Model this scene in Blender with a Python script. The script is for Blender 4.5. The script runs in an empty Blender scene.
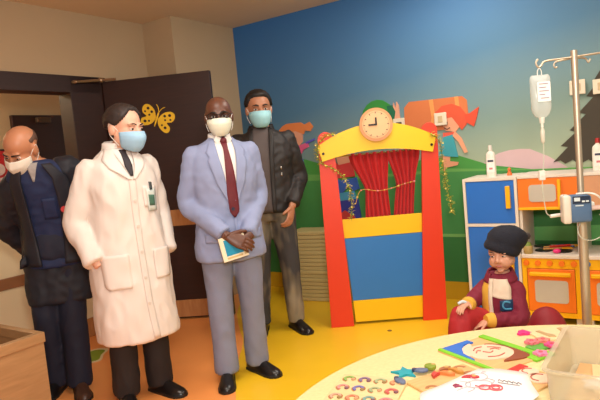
import bpy, bmesh, math, random
from mathutils import Vector, Matrix, noise
from mathutils.bvhtree import BVHTree
rnd = random.Random(7)
C = bpy.context.scene.collection
SC = bpy.context.scene

# ---------------------------------------------------------------- camera
CAM_H = 1.32
cam_d = bpy.data.cameras.new('camera'); cam = bpy.data.objects.new('camera', cam_d); C.objects.link(cam)
cam_d.sensor_width = 36.0; cam_d.lens = 560.0 / 600.0 * 36.0
cam.matrix_world = (Matrix.Translation((0, 0, CAM_H)) @ Matrix.Rotation(math.radians(90 - 4.9), 4, 'X')
                    @ Matrix.Rotation(math.radians(-5.3), 4, 'Z'))
cam_d.clip_start = 0.02
SC.camera = cam

# ---------------------------------------------------------------- world, lights, exposure
SC.view_settings.view_transform = 'Standard'; SC.view_settings.look = 'None'
SC.view_settings.gamma = 1.0; SC.view_settings.use_curve_mapping = False
SC.view_settings.exposure = -0.16
w = bpy.data.worlds.new('world'); SC.world = w; w.use_nodes = True
w.node_tree.nodes['Background'].inputs[0].default_value = (1.0, 0.93, 0.86, 1)
w.node_tree.nodes['Background'].inputs[1].default_value = 0.50

def area(name, loc, target, size, energy, color, size_y=None):
    d = bpy.data.lights.new(name, 'AREA'); d.energy = energy; d.color = color
    d.size = size
    if size_y: d.shape = 'RECTANGLE'; d.size_y = size_y
    o = bpy.data.objects.new(name, d); C.objects.link(o); o.location = loc
    o.rotation_euler = (Vector(target) - Vector(loc)).to_track_quat('-Z', 'Y').to_euler()
    return o
area('camera_flash', (0.15, -0.1, 1.75), (0.0, 3.0, 0.9), 0.35, 56, (1.0, 0.96, 0.90))
area('ceiling_area_light', (1.3, 1.9, 2.55), (1.1, 2.4, 0.0), 0.9, 33, (1.0, 0.94, 0.85))
area('ceiling_area_light', (-0.5, 2.2, 2.55), (-0.5, 2.5, 0.0), 0.9, 30, (1.0, 0.94, 0.85))
area('ceiling_area_light', (0.9, 3.6, 2.55), (0.9, 3.8, 0.0), 0.9, 28, (1.0, 0.94, 0.85))  # unseen fill lamp added to brighten the back of the room
area('corridor_light', (-3.4, 4.6, 2.45), (-3.6, 5.0, 0.0), 0.6, 34, (1.0, 0.87, 0.68))

# ---------------------------------------------------------------- materials
def lin(c):
    return tuple(((v / 255) / 12.92 if v / 255 <= 0.04045 else ((v / 255 + 0.055) / 1.055) ** 2.4) for v in c)
_mc = {}
def mat(name, rgb, rough=0.6, metal=0.0, var=0.06, scale=8.0, bump=0.0, bscale=200.0, emit=0, spec=0.5, alpha=None, trans=0.0, sheen=0.0):
    if name in _mc: return _mc[name]
    m = bpy.data.materials.new(name); m.use_nodes = True
    nt = m.node_tree; b = nt.nodes['Principled BSDF']
    b.inputs['Roughness'].default_value = rough; b.inputs['Metallic'].default_value = metal
    b.inputs['Specular IOR Level'].default_value = spec
    c = lin(rgb)
    tc = nt.nodes.new('ShaderNodeTexCoord')
    if var > 0:
        nz = nt.nodes.new('ShaderNodeTexNoise'); nz.inputs['Scale'].default_value = scale; nz.inputs['Detail'].default_value = 4
        nt.links.new(tc.outputs['Object'], nz.inputs['Vector'])
        mx = nt.nodes.new('ShaderNodeMix'); mx.data_type = 'RGBA'
        mx.inputs[6].default_value = tuple(max(0, v * (1 - var * 1.6)) for v in c) + (1,)
        mx.inputs[7].default_value = tuple(min(1, v * (1 + var * 1.6)) for v in c) + (1,)
        nt.links.new(nz.outputs['Fac'], mx.inputs[0]); nt.links.new(mx.outputs[2], b.inputs['Base Color'])
    else:
        b.inputs['Base Color'].default_value = c + (1,)
    if bump > 0:
        n2 = nt.nodes.new('ShaderNodeTexNoise'); n2.inputs['Scale'].default_value = bscale
        nt.links.new(tc.outputs['Object'], n2.inputs['Vector'])
        bp = nt.nodes.new('ShaderNodeBump'); bp.inputs['Strength'].default_value = bump; bp.inputs['Distance'].default_value = 0.004
        nt.links.new(n2.outputs['Fac'], bp.inputs['Height']); nt.links.new(bp.outputs[0], b.inputs['Normal'])
    if emit: b.inputs['Emission Color'].default_value = c + (1,); b.inputs['Emission Strength'].default_value = emit
    if alpha is not None: b.inputs['Alpha'].default_value = alpha
    if trans: b.inputs['Transmission Weight'].default_value = trans
    if sheen: b.inputs['Sheen Weight'].default_value = sheen
    _mc[name] = m
    return m
def wood(name, c1, c2, scale=(2, 30, 30), rough=0.5):
    if name in _mc: return _mc[name]
    m = mat(name, c1, rough, var=0)
    nt = m.node_tree; b = nt.nodes['Principled BSDF']
    tc = nt.nodes.new('ShaderNodeTexCoord'); mp = nt.nodes.new('ShaderNodeMapping'); mp.inputs['Scale'].default_value = scale
    nz = nt.nodes.new('ShaderNodeTexNoise'); nz.inputs['Scale'].default_value = 1.5; nz.inputs['Detail'].default_value = 6; nz.inputs['Distortion'].default_value = 0.6
    rp = nt.nodes.new('ShaderNodeValToRGB'); rp.color_ramp.elements[0].color = lin(c2) + (1,); rp.color_ramp.elements[1].color = lin(c1) + (1,)
    rp.color_ramp.elements[0].position = 0.3; rp.color_ramp.elements[1].position = 0.7
    nt.links.new(tc.outputs['Object'], mp.inputs[0]); nt.links.new(mp.outputs[0], nz.inputs['Vector'])
    nt.links.new(nz.outputs['Fac'], rp.inputs[0]); nt.links.new(rp.outputs[0], b.inputs['Base Color'])
    return m

# ---------------------------------------------------------------- object helpers
def link(o, parent=None):
    C.objects.link(o)
    if parent is not None: o.parent = parent
    return o
def obj(name, bm, m, parent=None, smooth=False, angle=None):
    bmesh.ops.recalc_face_normals(bm, faces=bm.faces[:])
    me = bpy.data.meshes.new(name); bm.to_mesh(me); bm.free()
    for x in (m if isinstance(m, (list, tuple)) else [m]): me.materials.append(x)
    if smooth:
        me.polygons.foreach_set('use_smooth', [True] * len(me.polygons))
        if angle: me.set_sharp_from_angle(angle=math.radians(angle))
    return link(bpy.data.objects.new(name, me), parent)
def tag(o, label, cat, group=None):
    o['label'] = label; o['category'] = cat
    if group: o['group'] = group
    return o
def thing(name, label, cat, loc=(0, 0, 0), rz=0.0, group=None):
    o = bpy.data.objects.new(name, None); C.objects.link(o); o.empty_display_size = 0.05
    o.location = loc; o.rotation_euler = (0, 0, rz)
    return tag(o, label, cat, group)
def struct(o):
    o['kind'] = 'structure'; return o
def copy_tree(o, parent=None):
    c = o.copy(); link(c)
    c.parent = parent
    for ch in list(o.children): copy_tree(ch, c)
    return c
B_ = bmesh.new
def box(bm, x0, x1, y0, y1, z0, z1, bev=0.0, seg=2, mi=0):
    vs = [bm.verts.new((x, y, z)) for x in (x0, x1) for y in (y0, y1) for z in (z0, z1)]
    fs = [bm.faces.new([vs[i] for i in f]) for f in ((0, 1, 3, 2), (4, 6, 7, 5), (0, 4, 5, 1), (2, 3, 7, 6), (0, 2, 6, 4), (1, 5, 7, 3))]
    for f in fs: f.material_index = mi
    if bev > 0:
        es = list({e for f in fs for e in f.edges})
        r = bmesh.ops.bevel(bm, geom=es, offset=bev, segments=seg, affect='EDGES', profile=0.5)
        for f in r['faces']: f.material_index = mi
    return bm
def prism(bm, pts, d0, d1, axis='y', bev=0.0, mi=0):
    def P(a, b, d): return (a, d, b) if axis == 'y' else ((a, b, d) if axis == 'z' else (d, a, b))
    v0 = [bm.verts.new(P(a, b, d0)) for a, b in pts]; v1 = [bm.verts.new(P(a, b, d1)) for a, b in pts]
    n = len(pts); fs = [bm.faces.new(v0), bm.faces.new(v1[::-1])]
    for i in range(n): fs.append(bm.faces.new((v0[i], v1[i], v1[(i + 1) % n], v0[(i + 1) % n])))
    for f in fs: f.material_index = mi
    if bev > 0:
        es = list(set(list(fs[0].edges) + list(fs[1].edges)))
        r = bmesh.ops.bevel(bm, geom=es, offset=bev, segments=2, affect='EDGES', profile=0.5)
        for f in r['faces']: f.material_index = mi
    return bm
def circ(cx, cy, r, n=24, a0=0.0, a1=2 * math.pi, ry=None):
    full = abs(a1 - a0 - 2 * math.pi) < 1e-6
    return [(cx + r * math.cos(a0 + (a1 - a0) * i / (n if full else n - 1)), cy + (ry or r) * math.sin(a0 + (a1 - a0) * i / (n if full else n - 1))) for i in range(n)]
def cat(pts, sub):
    pts = [Vector(p) for p in pts]
    if sub <= 1 or len(pts) < 3: return pts
    out = []
    for i in range(len(pts) - 1):
        p0 = pts[max(i - 1, 0)]; p1 = pts[i]; p2 = pts[i + 1]; p3 = pts[min(i + 2, len(pts) - 1)]
        for k in range(sub):
            t = k / sub
            out.append(0.5 * ((2 * p1) + (p2 - p0) * t + (2 * p0 - 5 * p1 + 4 * p2 - p3) * t * t + (3 * p1 - p0 - 3 * p2 + p3) * t ** 3))
    out.append(pts[-1]); return out
def catf(v, sub): return [p[0] for p in cat([(x, 0, 0) for x in v], sub)]
def tube(bm, pts, r, seg=10, sub=4, cap=True, mi=0, flat=None, closed=False):
    n0 = len(pts); rs = list(r) if isinstance(r, (list, tuple)) else [r] * n0
    P = cat(pts, sub); Rr = catf(rs, sub) if (sub > 1 and n0 > 2) else rs
    if closed: P = P[:-1] if (P[0] - P[-1]).length < 1e-6 else P
    n = len(P); rings = []; up = None
    for i in range(n):
        if closed: t = P[(i + 1) % n] - P[i - 1]
        else: t = P[min(i + 1, n - 1)] - P[max(i - 1, 0)]
        t = t.normalized() if t.length > 0 else Vector((0, 0, 1))
        if up is None: up = Vector((0, 0, 1)) if abs(t.z) < 0.9 else Vector((0, 1, 0))
        x = up.cross(t)
        if x.length < 1e-5: x = Vector((1, 0, 0)).cross(t)
        x.normalize(); y = t.cross(x).normalized(); up = y
        rr = Rr[min(i, len(Rr) - 1)]
        fx, fy = (flat if flat else (1, 1))
        rings.append([bm.verts.new(P[i] + x * (rr * fx * math.cos(2 * math.pi * k / seg)) + y * (rr * fy * math.sin(2 * math.pi * k / seg))) for k in range(seg)])
    for i in range(n if closed else n - 1):
        a, b = rings[i], rings[(i + 1) % n]
        for k in range(seg):
            f = bm.faces.new((a[k], a[(k + 1) % seg], b[(k + 1) % seg], b[k])); f.material_index = mi
    if cap and not closed:
        bm.faces.new(rings[0][::-1]).material_index = mi; bm.faces.new(rings[-1]).material_index = mi
    return bm
def cyl(bm, p0, p1, r0, r1=None, seg=20, mi=0):
    return tube(bm, [p0, p1], [r0, r1 if r1 is not None else r0], seg, 1, True, mi)
def lathe(bm, prof, c=(0, 0, 0), seg=24, mi=0):
    c = Vector(c); rings = []
    for r, z in prof:
        rings.append([bm.verts.new(c + Vector((r * math.cos(2 * math.pi * k / seg), r * math.sin(2 * math.pi * k / seg), z))) for k in range(seg)])
    for a, b in zip(rings, rings[1:]):
        for k in range(seg): bm.faces.new((a[k], a[(k + 1) % seg], b[(k + 1) % seg], b[k])).material_index = mi
    bm.faces.new(rings[0][::-1]).material_index = mi; bm.faces.new(rings[-1]).material_index = mi
    return bm
def ell(bm, c, r, M=None, seg=20, rows=12, fn=None):
    c = Vector(c); vs = []
    r = (r, r, r) if not isinstance(r, (tuple, list)) else r
    def put(d):
        k = fn(d) if fn else 1.0
        p = c + Vector((d[0] * r[0] * k, d[1] * r[1] * k, d[2] * r[2] * k))
        return bm.verts.new(M @ p if M else p)
    top = put((0, 0, 1)); bot = put((0, 0, -1)); rings = []
    for i in range(1, rows):
        a = math.pi * i / rows
        rings.append([put((math.sin(a) * math.cos(2 * math.pi * k / seg), math.sin(a) * math.sin(2 * math.pi * k / seg), math.cos(a))) for k in range(seg)])
    for k in range(seg):
        bm.faces.new((top, rings[0][k], rings[0][(k + 1) % seg])); bm.faces.new((bot, rings[-1][(k + 1) % seg], rings[-1][k]))
    for a, b in zip(rings, rings[1:]):
        for k in range(seg): bm.faces.new((a[k], b[k], b[(k + 1) % seg], a[(k + 1) % seg]))
    return bm
def loft(bm, rings, seg=28, ex=2.4, sub=3):
    # rings: (centre, rx, ry) ; elliptical sections in XY planes, optional axes
    P = cat([r[0] for r in rings], sub); X = catf([r[1] for r in rings], sub); Y = catf([r[2] for r in rings], sub)
    out = []
    for p, rx, ry in zip(P, X, Y):
        ring = []
        for k in range(seg):
            a = 2 * math.pi * k / seg; c, s = math.cos(a), math.sin(a)
            ring.append(bm.verts.new(p + Vector((rx * math.copysign(abs(c) ** (2 / ex), c), ry * math.copysign(abs(s) ** (2 / ex), s), 0))))
        out.append(ring)
    for a, b in zip(out, out[1:]):
        for k in range(seg): bm.faces.new((a[k], a[(k + 1) % seg], b[(k + 1) % seg], b[k]))
    bm.faces.new(out[0][::-1]); bm.faces.new(out[-1])
    return bm
def xform(bm, M):
    bmesh.ops.transform(bm, matrix=M, verts=bm.verts[:]); return bm
def vox(bm, size, smooth=2):
    bmesh.ops.recalc_face_normals(bm, faces=bm.faces[:])
    me = bpy.data.meshes.new('tmp'); bm.to_mesh(me); bm.free()
    o = bpy.data.objects.new('tmp', me); C.objects.link(o)
    m = o.modifiers.new('r', 'REMESH'); m.mode = 'VOXEL'; m.voxel_size = size; m.adaptivity = 0.0
    bpy.context.view_layer.update()
    dg = bpy.context.evaluated_depsgraph_get()
    me2 = bpy.data.meshes.new_from_object(o.evaluated_get(dg))
    b = bmesh.new(); b.from_mesh(me2)
    bpy.data.objects.remove(o); bpy.data.meshes.remove(me); bpy.data.meshes.remove(me2)
    for _ in range(smooth): bmesh.ops.smooth_vert(b, verts=b.verts[:], factor=0.5, use_axis_x=True, use_axis_y=True, use_axis_z=True)
    return b
def wrinkle(bm, amp, sc=(9, 9, 6), seed=0.0, fn=None):
    bm.normal_update(); off = Vector((seed, seed * 1.7, seed * 0.3)); mv = []
    for v in bm.verts:
        p = Vector((v.co.x * sc[0], v.co.y * sc[1], v.co.z * sc[2])) + off
        d = noise.noise(p) * 0.6 + noise.noise(p * 2.7) * 0.3 + (0.5 - abs(noise.noise(p * 1.9 + Vector((3, 1, 7))))) * 0.6
        mv.append((v, v.normal * (amp * d * (fn(v.co) if fn else 1.0))))
    for v, d in mv: v.co += d
    return bm
def join(a, b):
    me = bpy.data.meshes.new('j'); b.to_mesh(me); b.free(); a.from_mesh(me); bpy.data.meshes.remove(me); return a
def grid(bm, P, thick=0.0):
    # P[i][j] points; closed slab if thick
    n, m = len(P), len(P[0]); V = [[bm.verts.new(p) for p in row] for row in P]
    for i in range(n - 1):
        for j in range(m - 1): bm.faces.new((V[i][j], V[i][j + 1], V[i + 1][j + 1], V[i + 1][j]))
    return bm
def solid(o, t, off=0.0):
    m = o.modifiers.new('thickness', 'SOLIDIFY'); m.thickness = t; m.offset = off; return o
def lerp_poly(pts, n):
    pts = [Vector(p) for p in pts]; L = [0]
    for a, b in zip(pts, pts[1:]): L.append(L[-1] + (b - a).length)
    out = []
    for i in range(n):
        s = L[-1] * i / (n - 1); k = 0
        while k < len(pts) - 2 and L[k + 1] < s: k += 1
        t = (s - L[k]) / max(L[k + 1] - L[k], 1e-9); out.append(pts[k].lerp(pts[k + 1], min(max(t, 0), 1)))
    return out
def patch(bvh, left, right, off, n=18, m=7, side=-1):
    # strip between two (x, z) polylines laid on the front (side=-1) or back of a body
    L = lerp_poly([(a, 0, b) for a, b in left], n); Rr = lerp_poly([(a, 0, b) for a, b in right], n); P = []; lasty = 0
    for i in range(n):
        row = []
        for j in range(m):
            p = L[i].lerp(Rr[i], j / (m - 1))
            h = bvh.ray_cast(Vector((p.x, side * 2, p.z)), Vector((0, -side, 0)))
            if h[0] is not None: lasty = h[0].y
            row.append(Vector((p.x, lasty + side * off, p.z)))
        P.append(row)
    bm = B_(); grid(bm, P); return bm
# ---------------------------------------------------------------- the room
WO = Vector((-0.506, 5.654, 0)); WA = math.radians(-34.05)     # left end of the mural wall, its heading
CE = 2.59
def inwall(o): o.location = WO; o.rotation_euler = (0, 0, WA); return o
def wpt(u, d, z=0.0):                                             # along the wall, out from the wall
    return WO + Vector((math.cos(WA) * u + math.sin(WA) * d, math.sin(WA) * u - math.cos(WA) * d, z))

M_orange = mat('orange_vinyl', (250, 160, 88), 0.32, var=0.05, scale=3)
M_yellow = mat('yellow_vinyl', (240, 194, 36), 0.32, var=0.05, scale=3)
M_wall = mat('cream_wall_paint', (190, 164, 130), 0.8, var=0.03, scale=2, bump=0.05, bscale=120)
M_ceil = mat('ceiling_paint', (232, 206, 176), 0.85, var=0.03, scale=2)
M_dark = wood('dark_walnut', (52, 25, 16), (44, 20, 12), (3, 3, 30), 0.45)
M_skirt = wood('light_oak', (190, 134, 82), (170, 112, 64), (20, 20, 3), 0.5)
M_steel = mat('steel', (190, 185, 175), 0.25, 1.0, var=0.02)

# floor: one slab, orange and yellow vinyl meeting along a curve
bm = B_()
curve = [(-0.30, 0.3), (-0.36, 1.5), (-0.42, 2.6), (-0.455, 3.0), (-0.50, 3.4), (-0.50, 3.9), (-0.55, 4.2), (-0.60, 4.5), (-0.63, 4.9), (-0.6, 6.2)]
cv = [(p.x, p.y) for p in cat([(a, b, 0) for a, b in curve], 4)]
prism(bm, [(-6, 0.3 - 2.3)] + [(-0.30, -2.0)] + cv + [(-6, 6.2)], -0.06, 0.0, 'z', mi=0)
prism(bm, [(-0.30, -2.0), (4.6, -2.0), (4.6, 6.2)] + cv[::-1], -0.06, 0.0, 'z', mi=1)
struct(obj('floor', bm, [M_orange, M_yellow]))
bm = B_(); box(bm, -6, 4.6, -2.0, 6.6, CE, CE + 0.06); struct(obj('ceiling', bm, M_ceil))

# mural wall
def sky_mat():
    m = mat('mural_sky_paint', (90, 140, 170), 0.7, var=0); nt = m.node_tree; b = nt.nodes['Principled BSDF']
    tc = nt.nodes.new('ShaderNodeTexCoord'); sx = nt.nodes.new('ShaderNodeSeparateXYZ'); nt.links.new(tc.outputs['Object'], sx.inputs[0])
    mz = nt.nodes.new('ShaderNodeMapRange'); mz.inputs[1].default_value = 1.1; mz.inputs[2].default_value = 2.5
    nz = nt.nodes.new('ShaderNodeTexNoise'); nz.inputs['Scale'].default_value = 1.2; nt.links.new(tc.outputs['Object'], nz.inputs['Vector'])
    ad = nt.nodes.new('ShaderNodeMath'); ad.operation = 'MULTIPLY_ADD'; ad.inputs[1].default_value = -0.17
    nt.links.new(sx.outputs['X'], ad.inputs[0]); nt.links.new(sx.outputs['Z'], ad.inputs[2])
    a2 = nt.nodes.new('ShaderNodeMath'); a2.operation = 'MULTIPLY_ADD'; a2.inputs[1].default_value = 0.12
    nt.links.new(nz.outputs['Fac'], a2.inputs[0]); nt.links.new(ad.outputs[0], a2.inputs[2])
    nt.links.new(a2.outputs[0], mz.inputs[0])
    rp = nt.nodes.new('ShaderNodeValToRGB'); e = rp.color_ramp.elements
    mz.inputs[1].default_value = 0.65; mz.inputs[2].default_value = 2.6
    e[0].position = 0.0; e[0].color = lin((168, 180, 148)) + (1,)
    e[1].position = 1.0; e[1].color = lin((52, 112, 178)) + (1,)
    k = e.new(0.22); k.color = lin((124, 150, 142)) + (1,)
    k = e.new(0.5); k.color = lin((78, 122, 154)) + (1,)
    nt.links.new(mz.outputs[0], rp.inputs[0]); nt.links.new(rp.outputs[0], b.inputs['Base Color']); return m
bm = B_(); box(bm, 0, 4.6, 0, 0.12, 0, CE)
wall_mural = struct(inwall(obj('wall_back', bm, sky_mat())))
cols = {}
def paint(name, rgb): return mat('mural_' + name, rgb, 0.7, var=0.05, scale=6)
layers = [
 ('pink', (206, 176, 178), [(2.25, 1.0), (2.307, 1.067), (2.403, 1.138), (2.47, 1.17), (2.554, 1.188), (2.63, 1.19), (2.696, 1.184), (2.817, 1.123), (2.95, 1.03), (3.2, 0.98)]),
 ('hill', (72, 150, 66), [(0, 0.5), (0, 1.25), (0.3, 1.258), (0.655, 1.262), (0.848, 1.202), (1.077, 1.142), (1.473, 1.144), (2.009, 1.166), (2.148, 1.18), (2.401, 1.084), (2.758, 1.025), (3.3, 0.98), (4.6, 1.0), (4.6, 0.5)]),
 ('meadow', (104, 168, 84), [(0, 1.05), (0, 1.15), (0.64, 1.13), (0.746, 1.10), (1.4, 1.06), (2.108, 1.075), (2.688, 1.035), (4.6, 1.0), (4.6, 0.95), (2.1, 1.045), (1.2, 1.02)]),
 ('field', (70, 144, 74), [(0, 0.3), (0, 1.06), (1.2, 1.03), (2.1, 1.05), (4.6, 0.96), (4.6, 0.3)]),
 ('lowfield', (54, 124, 60), [(0, 0.12), (0, 0.54), (4.6, 0.52), (4.6, 0.12)]),
 ('stripe', (120, 180, 96), [(0, 0.535), (0, 0.565), (1.2, 0.55), (2.08, 0.545), (4.6, 0.56), (4.6, 0.53), (2.08, 0.52)]),
 ('bench', (116, 196, 110), [(2.6, 0.50), (2.6, 0.60), (3.3, 0.62), (4.6, 0.6), (4.6, 0.5)]),
 ('base', (205, 160, 14), [(0, 0.0), (0, 0.15), (4.6, 0.15), (4.6, 0.0)]),
 ('tree', (62, 54, 40), [(3.9, 2.2), (3.5, 2.35), (3.3, 2.1), (3.22, 1.9), (3.24, 1.87), (3.178, 1.74), (3.2, 1.72), (3.135, 1.622), (3.155, 1.605), (3.085, 1.52), (3.126, 1.509), (3.03, 1.41), (3.078, 1.398), (2.97, 1.296), (3.009, 1.279), (2.905, 1.188), (2.952, 1.178), (2.85, 1.075), (2.90, 1.085), (2.93, 1.06), (2.98, 1.085), (3.02, 1.05), (3.08, 1.08), (3.13, 1.04), (3.2, 1.07), (3.3, 1.04), (4.3, 1.05)]),
 ('barrel', (206, 116, 66), [(1.735, 1.60), (1.78, 1.644), (2.22, 1.635), (2.256, 1.60), (2.262, 1.444), (2.22, 1.394), (1.767, 1.382), (1.728, 1.452)]),
 ('barrelband', (226, 150, 80), [(1.95, 1.64), (1.985, 1.64), (1.995, 1.5), (1.97, 1.388), (1.94, 1.388), (1.965, 1.5)]),
 ('barrelbandr', (226, 150, 80), [(2.16, 1.637), (2.19, 1.637), (2.2, 1.5), (2.18, 1.39), (2.15, 1.39), (2.17, 1.5)]),
 ('legs', (224, 156, 120), [(2.034, 1.2), (2.099, 1.2), (2.09, 1.135), (2.161, 1.123), (2.151, 1.1), (2.06, 1.085), (2.033, 1.051)]),
 ('face', (226, 160, 124), [(2.081, 1.48), (2.13, 1.498), (2.176, 1.469), (2.195, 1.41), (2.15, 1.361), (2.074, 1.38), (2.052, 1.427)]),
 ('hair', (214, 84, 52), [(1.985, 1.50), (2.002, 1.536), (2.054, 1.578), (2.136, 1.586), (2.205, 1.554), (2.245, 1.493), (2.244, 1.415), (2.202, 1.373), (2.165, 1.43), (2.13, 1.48), (2.06, 1.475), (2.029, 1.44), (1.995, 1.46)]),
 ('pony', (220, 76, 48), [(2.23, 1.49), (2.273, 1.497), (2.346, 1.538), (2.325, 1.46), (2.298, 1.392), (2.24, 1.43)]),
 ('scarf', (222, 90, 70), [(2.05, 1.365), (2.14, 1.365), (2.16, 1.33), (2.05, 1.325)]),
 ('dress', (60, 158, 170), [(2.053, 1.331), (2.128, 1.345), (2.16, 1.164), (2.00, 1.182)]),
 ('arm', (226, 160, 124), [(2.146, 1.37), (2.197, 1.31), (2.238, 1.197), (2.213, 1.191), (2.171, 1.281), (2.127, 1.333)]),
 ('lghair', (226, 132, 74), [(0.45, 1.54), (0.493, 1.575), (0.543, 1.593), (0.70, 1.592), (0.74, 1.566), (0.80, 1.585), (0.835, 1.54), (0.804, 1.501), (0.745, 1.512), (0.725, 1.48), (0.673, 1.50), (0.567, 1.46), (0.47, 1.46)]),
 ('lgface', (226, 160, 130), [(0.523, 1.50), (0.64, 1.516), (0.714, 1.481), (0.705, 1.41), (0.66, 1.372), (0.576, 1.372)]),
 ('lgbody', (220, 96, 140), [(0.52, 1.375), (0.668, 1.38), (0.76, 1.40), (0.77, 1.36), (0.706, 1.335), (0.641, 1.244), (0.52, 1.249)]),
 ('lgskirt', (92, 92, 190), [(0.56, 1.257), (0.69, 1.25), (0.70, 1.19), (0.56, 1.17)]),
 ('lgwand', (96, 92, 190), [(0.74, 1.405), (0.84, 1.43), (0.84, 1.415), (0.745, 1.385)]),
 ('hand', (222, 160, 130), [(1.632, 1.40), (1.631, 1.579), (1.645, 1.655), (1.664, 1.60), (1.672, 1.66), (1.69, 1.63), (1.70, 1.40)]),
 ('hat', (50, 140, 58), [(1.332, 1.46), (1.336, 1.54), (1.361, 1.621), (1.40, 1.665), (1.445, 1.69), (1.50, 1.698), (1.548, 1.688), (1.609, 1.645), (1.640, 1.573), (1.632, 1.46)]),
 ('hatback', (24, 104, 70), [(1.585, 1.635), (1.634, 1.635), (1.66, 1.58), (1.647, 1.52), (1.60, 1.52)]),
 ('boynavy', (40, 44, 60), [(0.986, 1.393), (1.01, 1.43), (1.05, 1.425), (1.122, 1.42), (1.13, 1.37), (1.04, 1.375)]),
 ('boyface', (224, 160, 128), [(1.046, 1.281), (1.12, 1.30), (1.191, 1.277), (1.202, 1.19), (1.15, 1.135), (1.077, 1.142)]),
 ('boyred', (206, 60, 60), [(0.99, 1.21), (1.08, 1.17), (1.215, 1.19), (1.225, 1.06), (1.03, 1.05)]),
 ('boyblue', (52, 92, 176), [(0.95, 1.06), (1.08, 1.03), (1.24, 1.05), (1.26, 0.95), (1.20, 0.93), (1.16, 0.98), (1.08, 0.91), (1.0, 0.95), (0.96, 0.9)]),
 ('boyteal', (70, 150, 186), [(1.0, 0.91), (1.21, 0.93), (1.22, 0.86), (1.0, 0.84)]),
 ('boytrouser', (52, 60, 150), [(1.02, 0.84), (1.24, 0.86), (1.26, 0.62), (1.16, 0.62), (1.12, 0.76), (1.02, 0.62)]),
 ('boyshoe', (200, 60, 56), [(0.98, 0.68), (1.10, 0.76), (1.20, 0.70), (1.2, 0.62), (0.98, 0.6)]),
 ('rightblue', (60, 110, 200), [(1.62, 1.0), (1.66, 1.03), (1.70, 0.96), (1.68, 0.9), (1.62, 0.92)]),
]
bm = B_(); ms = []
for i, (n, c, pts) in enumerate(layers):
    ms.append(paint(n, c)); d = 0.0006 * (i + 1)
    prism(bm, pts, -d, 0.001, 'y', mi=i)
pf = obj('painted_mural_figures', bm, ms, wall_mural)
# small painted face lines on the red-haired girl
bm = B_()
tube(bm, [(2.068, -0.026, 1.405), (2.09, -0.026, 1.39), (2.115, -0.026, 1.40)], 0.004, 6)
ell(bm, (2.092, -0.025, 1.44), (0.007, 0.003, 0.012))
obj('painted_face_lines', bm, mat('mural_ink', (70, 34, 30), 0.7), wall_mural)

# column beside the mural and the door side wall
bm = B_(); box(bm, -0.42, 0.0, -0.83, 0.12, 0, CE); struct(inwall(obj('wall_column', bm, M_wall)))
U0 = -0.36; OPR, FRO, OPL = 1.655, 1.37, 3.6                      # opening: right jamb inner, frame outer, far left
bm = B_()
box(bm, U0 - 0.14, U0, -1.372, -0.80, 0, CE)                       # between column and frame
box(bm, U0 - 0.14, U0, -4.2, -1.37, 2.083, CE)                     # over the lintel
struct(inwall(obj('wall_left', bm, M_wall)))
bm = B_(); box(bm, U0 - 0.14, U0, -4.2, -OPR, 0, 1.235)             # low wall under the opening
struct(inwall(obj('wall_front', bm, mat('low_wall_cream_lit', (234, 214, 172), 0.8, var=0.03, scale=2))))  # wall cream made paler, corridor light painted into the colour
bm = B_()
box(bm, U0 - 0.15, U0 + 0.012, -OPR, -FRO + 0.06, 0, 2.083, 0.004); box(bm, U0 - 0.15, U0 + 0.012, -4.2, -FRO, 1.948, 2.083, 0.004)
struct(inwall(obj('trim_1', bm, M_dark)))
bm = B_(); box(bm, U0, U0 + 0.018, -4.2, -OPR, 0.545, 0.625, 0.004); struct(inwall(obj('trim_2', bm, mat('rail_wood', (150, 100, 62), 0.5, var=0.1))))
bm = B_(); box(bm, U0, U0 + 0.014, -4.2, -OPR, 0, 0.15, 0.003); struct(inwall(obj('baseboard_left', bm, M_skirt)))
bm = B_(); box(bm, -0.42, 0.0, -0.842, -0.83, 0, 0.12, 0.003); struct(inwall(obj('baseboard_back', bm, M_skirt)))

# corridor beyond the opening
bm = B_(); box(bm, -2.14, -2.0, -4.6, 2.0, 0, CE); struct(inwall(obj('wall_corridor', bm, mat('corridor_paint', (196, 172, 132), 0.8, var=0.03))))
bm = B_(); box(bm, -2.0, -1.95, -1.24, -0.1, 0, 1.955, 0.004); d2 = struct(inwall(obj('door_2', bm, M_dark)))
bm = B_(); box(bm, -1.95, -1.90, -1.0, -0.84, 1.87, 1.93, 0.01); obj('door_closer', bm, mat('closer_grey', (90, 70, 52), 0.4, 0.6), d2)
ps = inwall(B_() and bpy.data.objects.new('notice_board', None)) if False else None
bm = B_(); box(bm, -2.0, -1.985, -1.62, -1.29, 1.1, 1.62, 0.004); nb = inwall(obj('wall_poster', bm, mat('poster_frame', (60, 30, 26), 0.5)))
tag(nb, 'red and white poster in a dark frame on the corridor wall', 'poster')
bm = B_(); box(bm, -1.986, -1.983, -1.60, -1.31, 1.13, 1.60); obj('poster_sheet', bm, mat('poster_red', (196, 40, 44), 0.5, var=0.1), nb)
bm = B_(); prism(bm, circ(-1.42, 1.42, 0.06, 16), -1.984, -1.981, 'x'); prism(bm, [(-1.54, 1.2), (-1.34, 1.22), (-1.34, 1.27), (-1.54, 1.25)], -1.984, -1.981, 'x'); prism(bm, [(-1.5, 1.30), (-1.36, 1.32), (-1.36, 1.345), (-1.5, 1.325)], -1.984, -1.981, 'x')
obj('poster_shapes', bm, mat('poster_white', (226, 206, 200), 0.5), nb)

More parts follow.
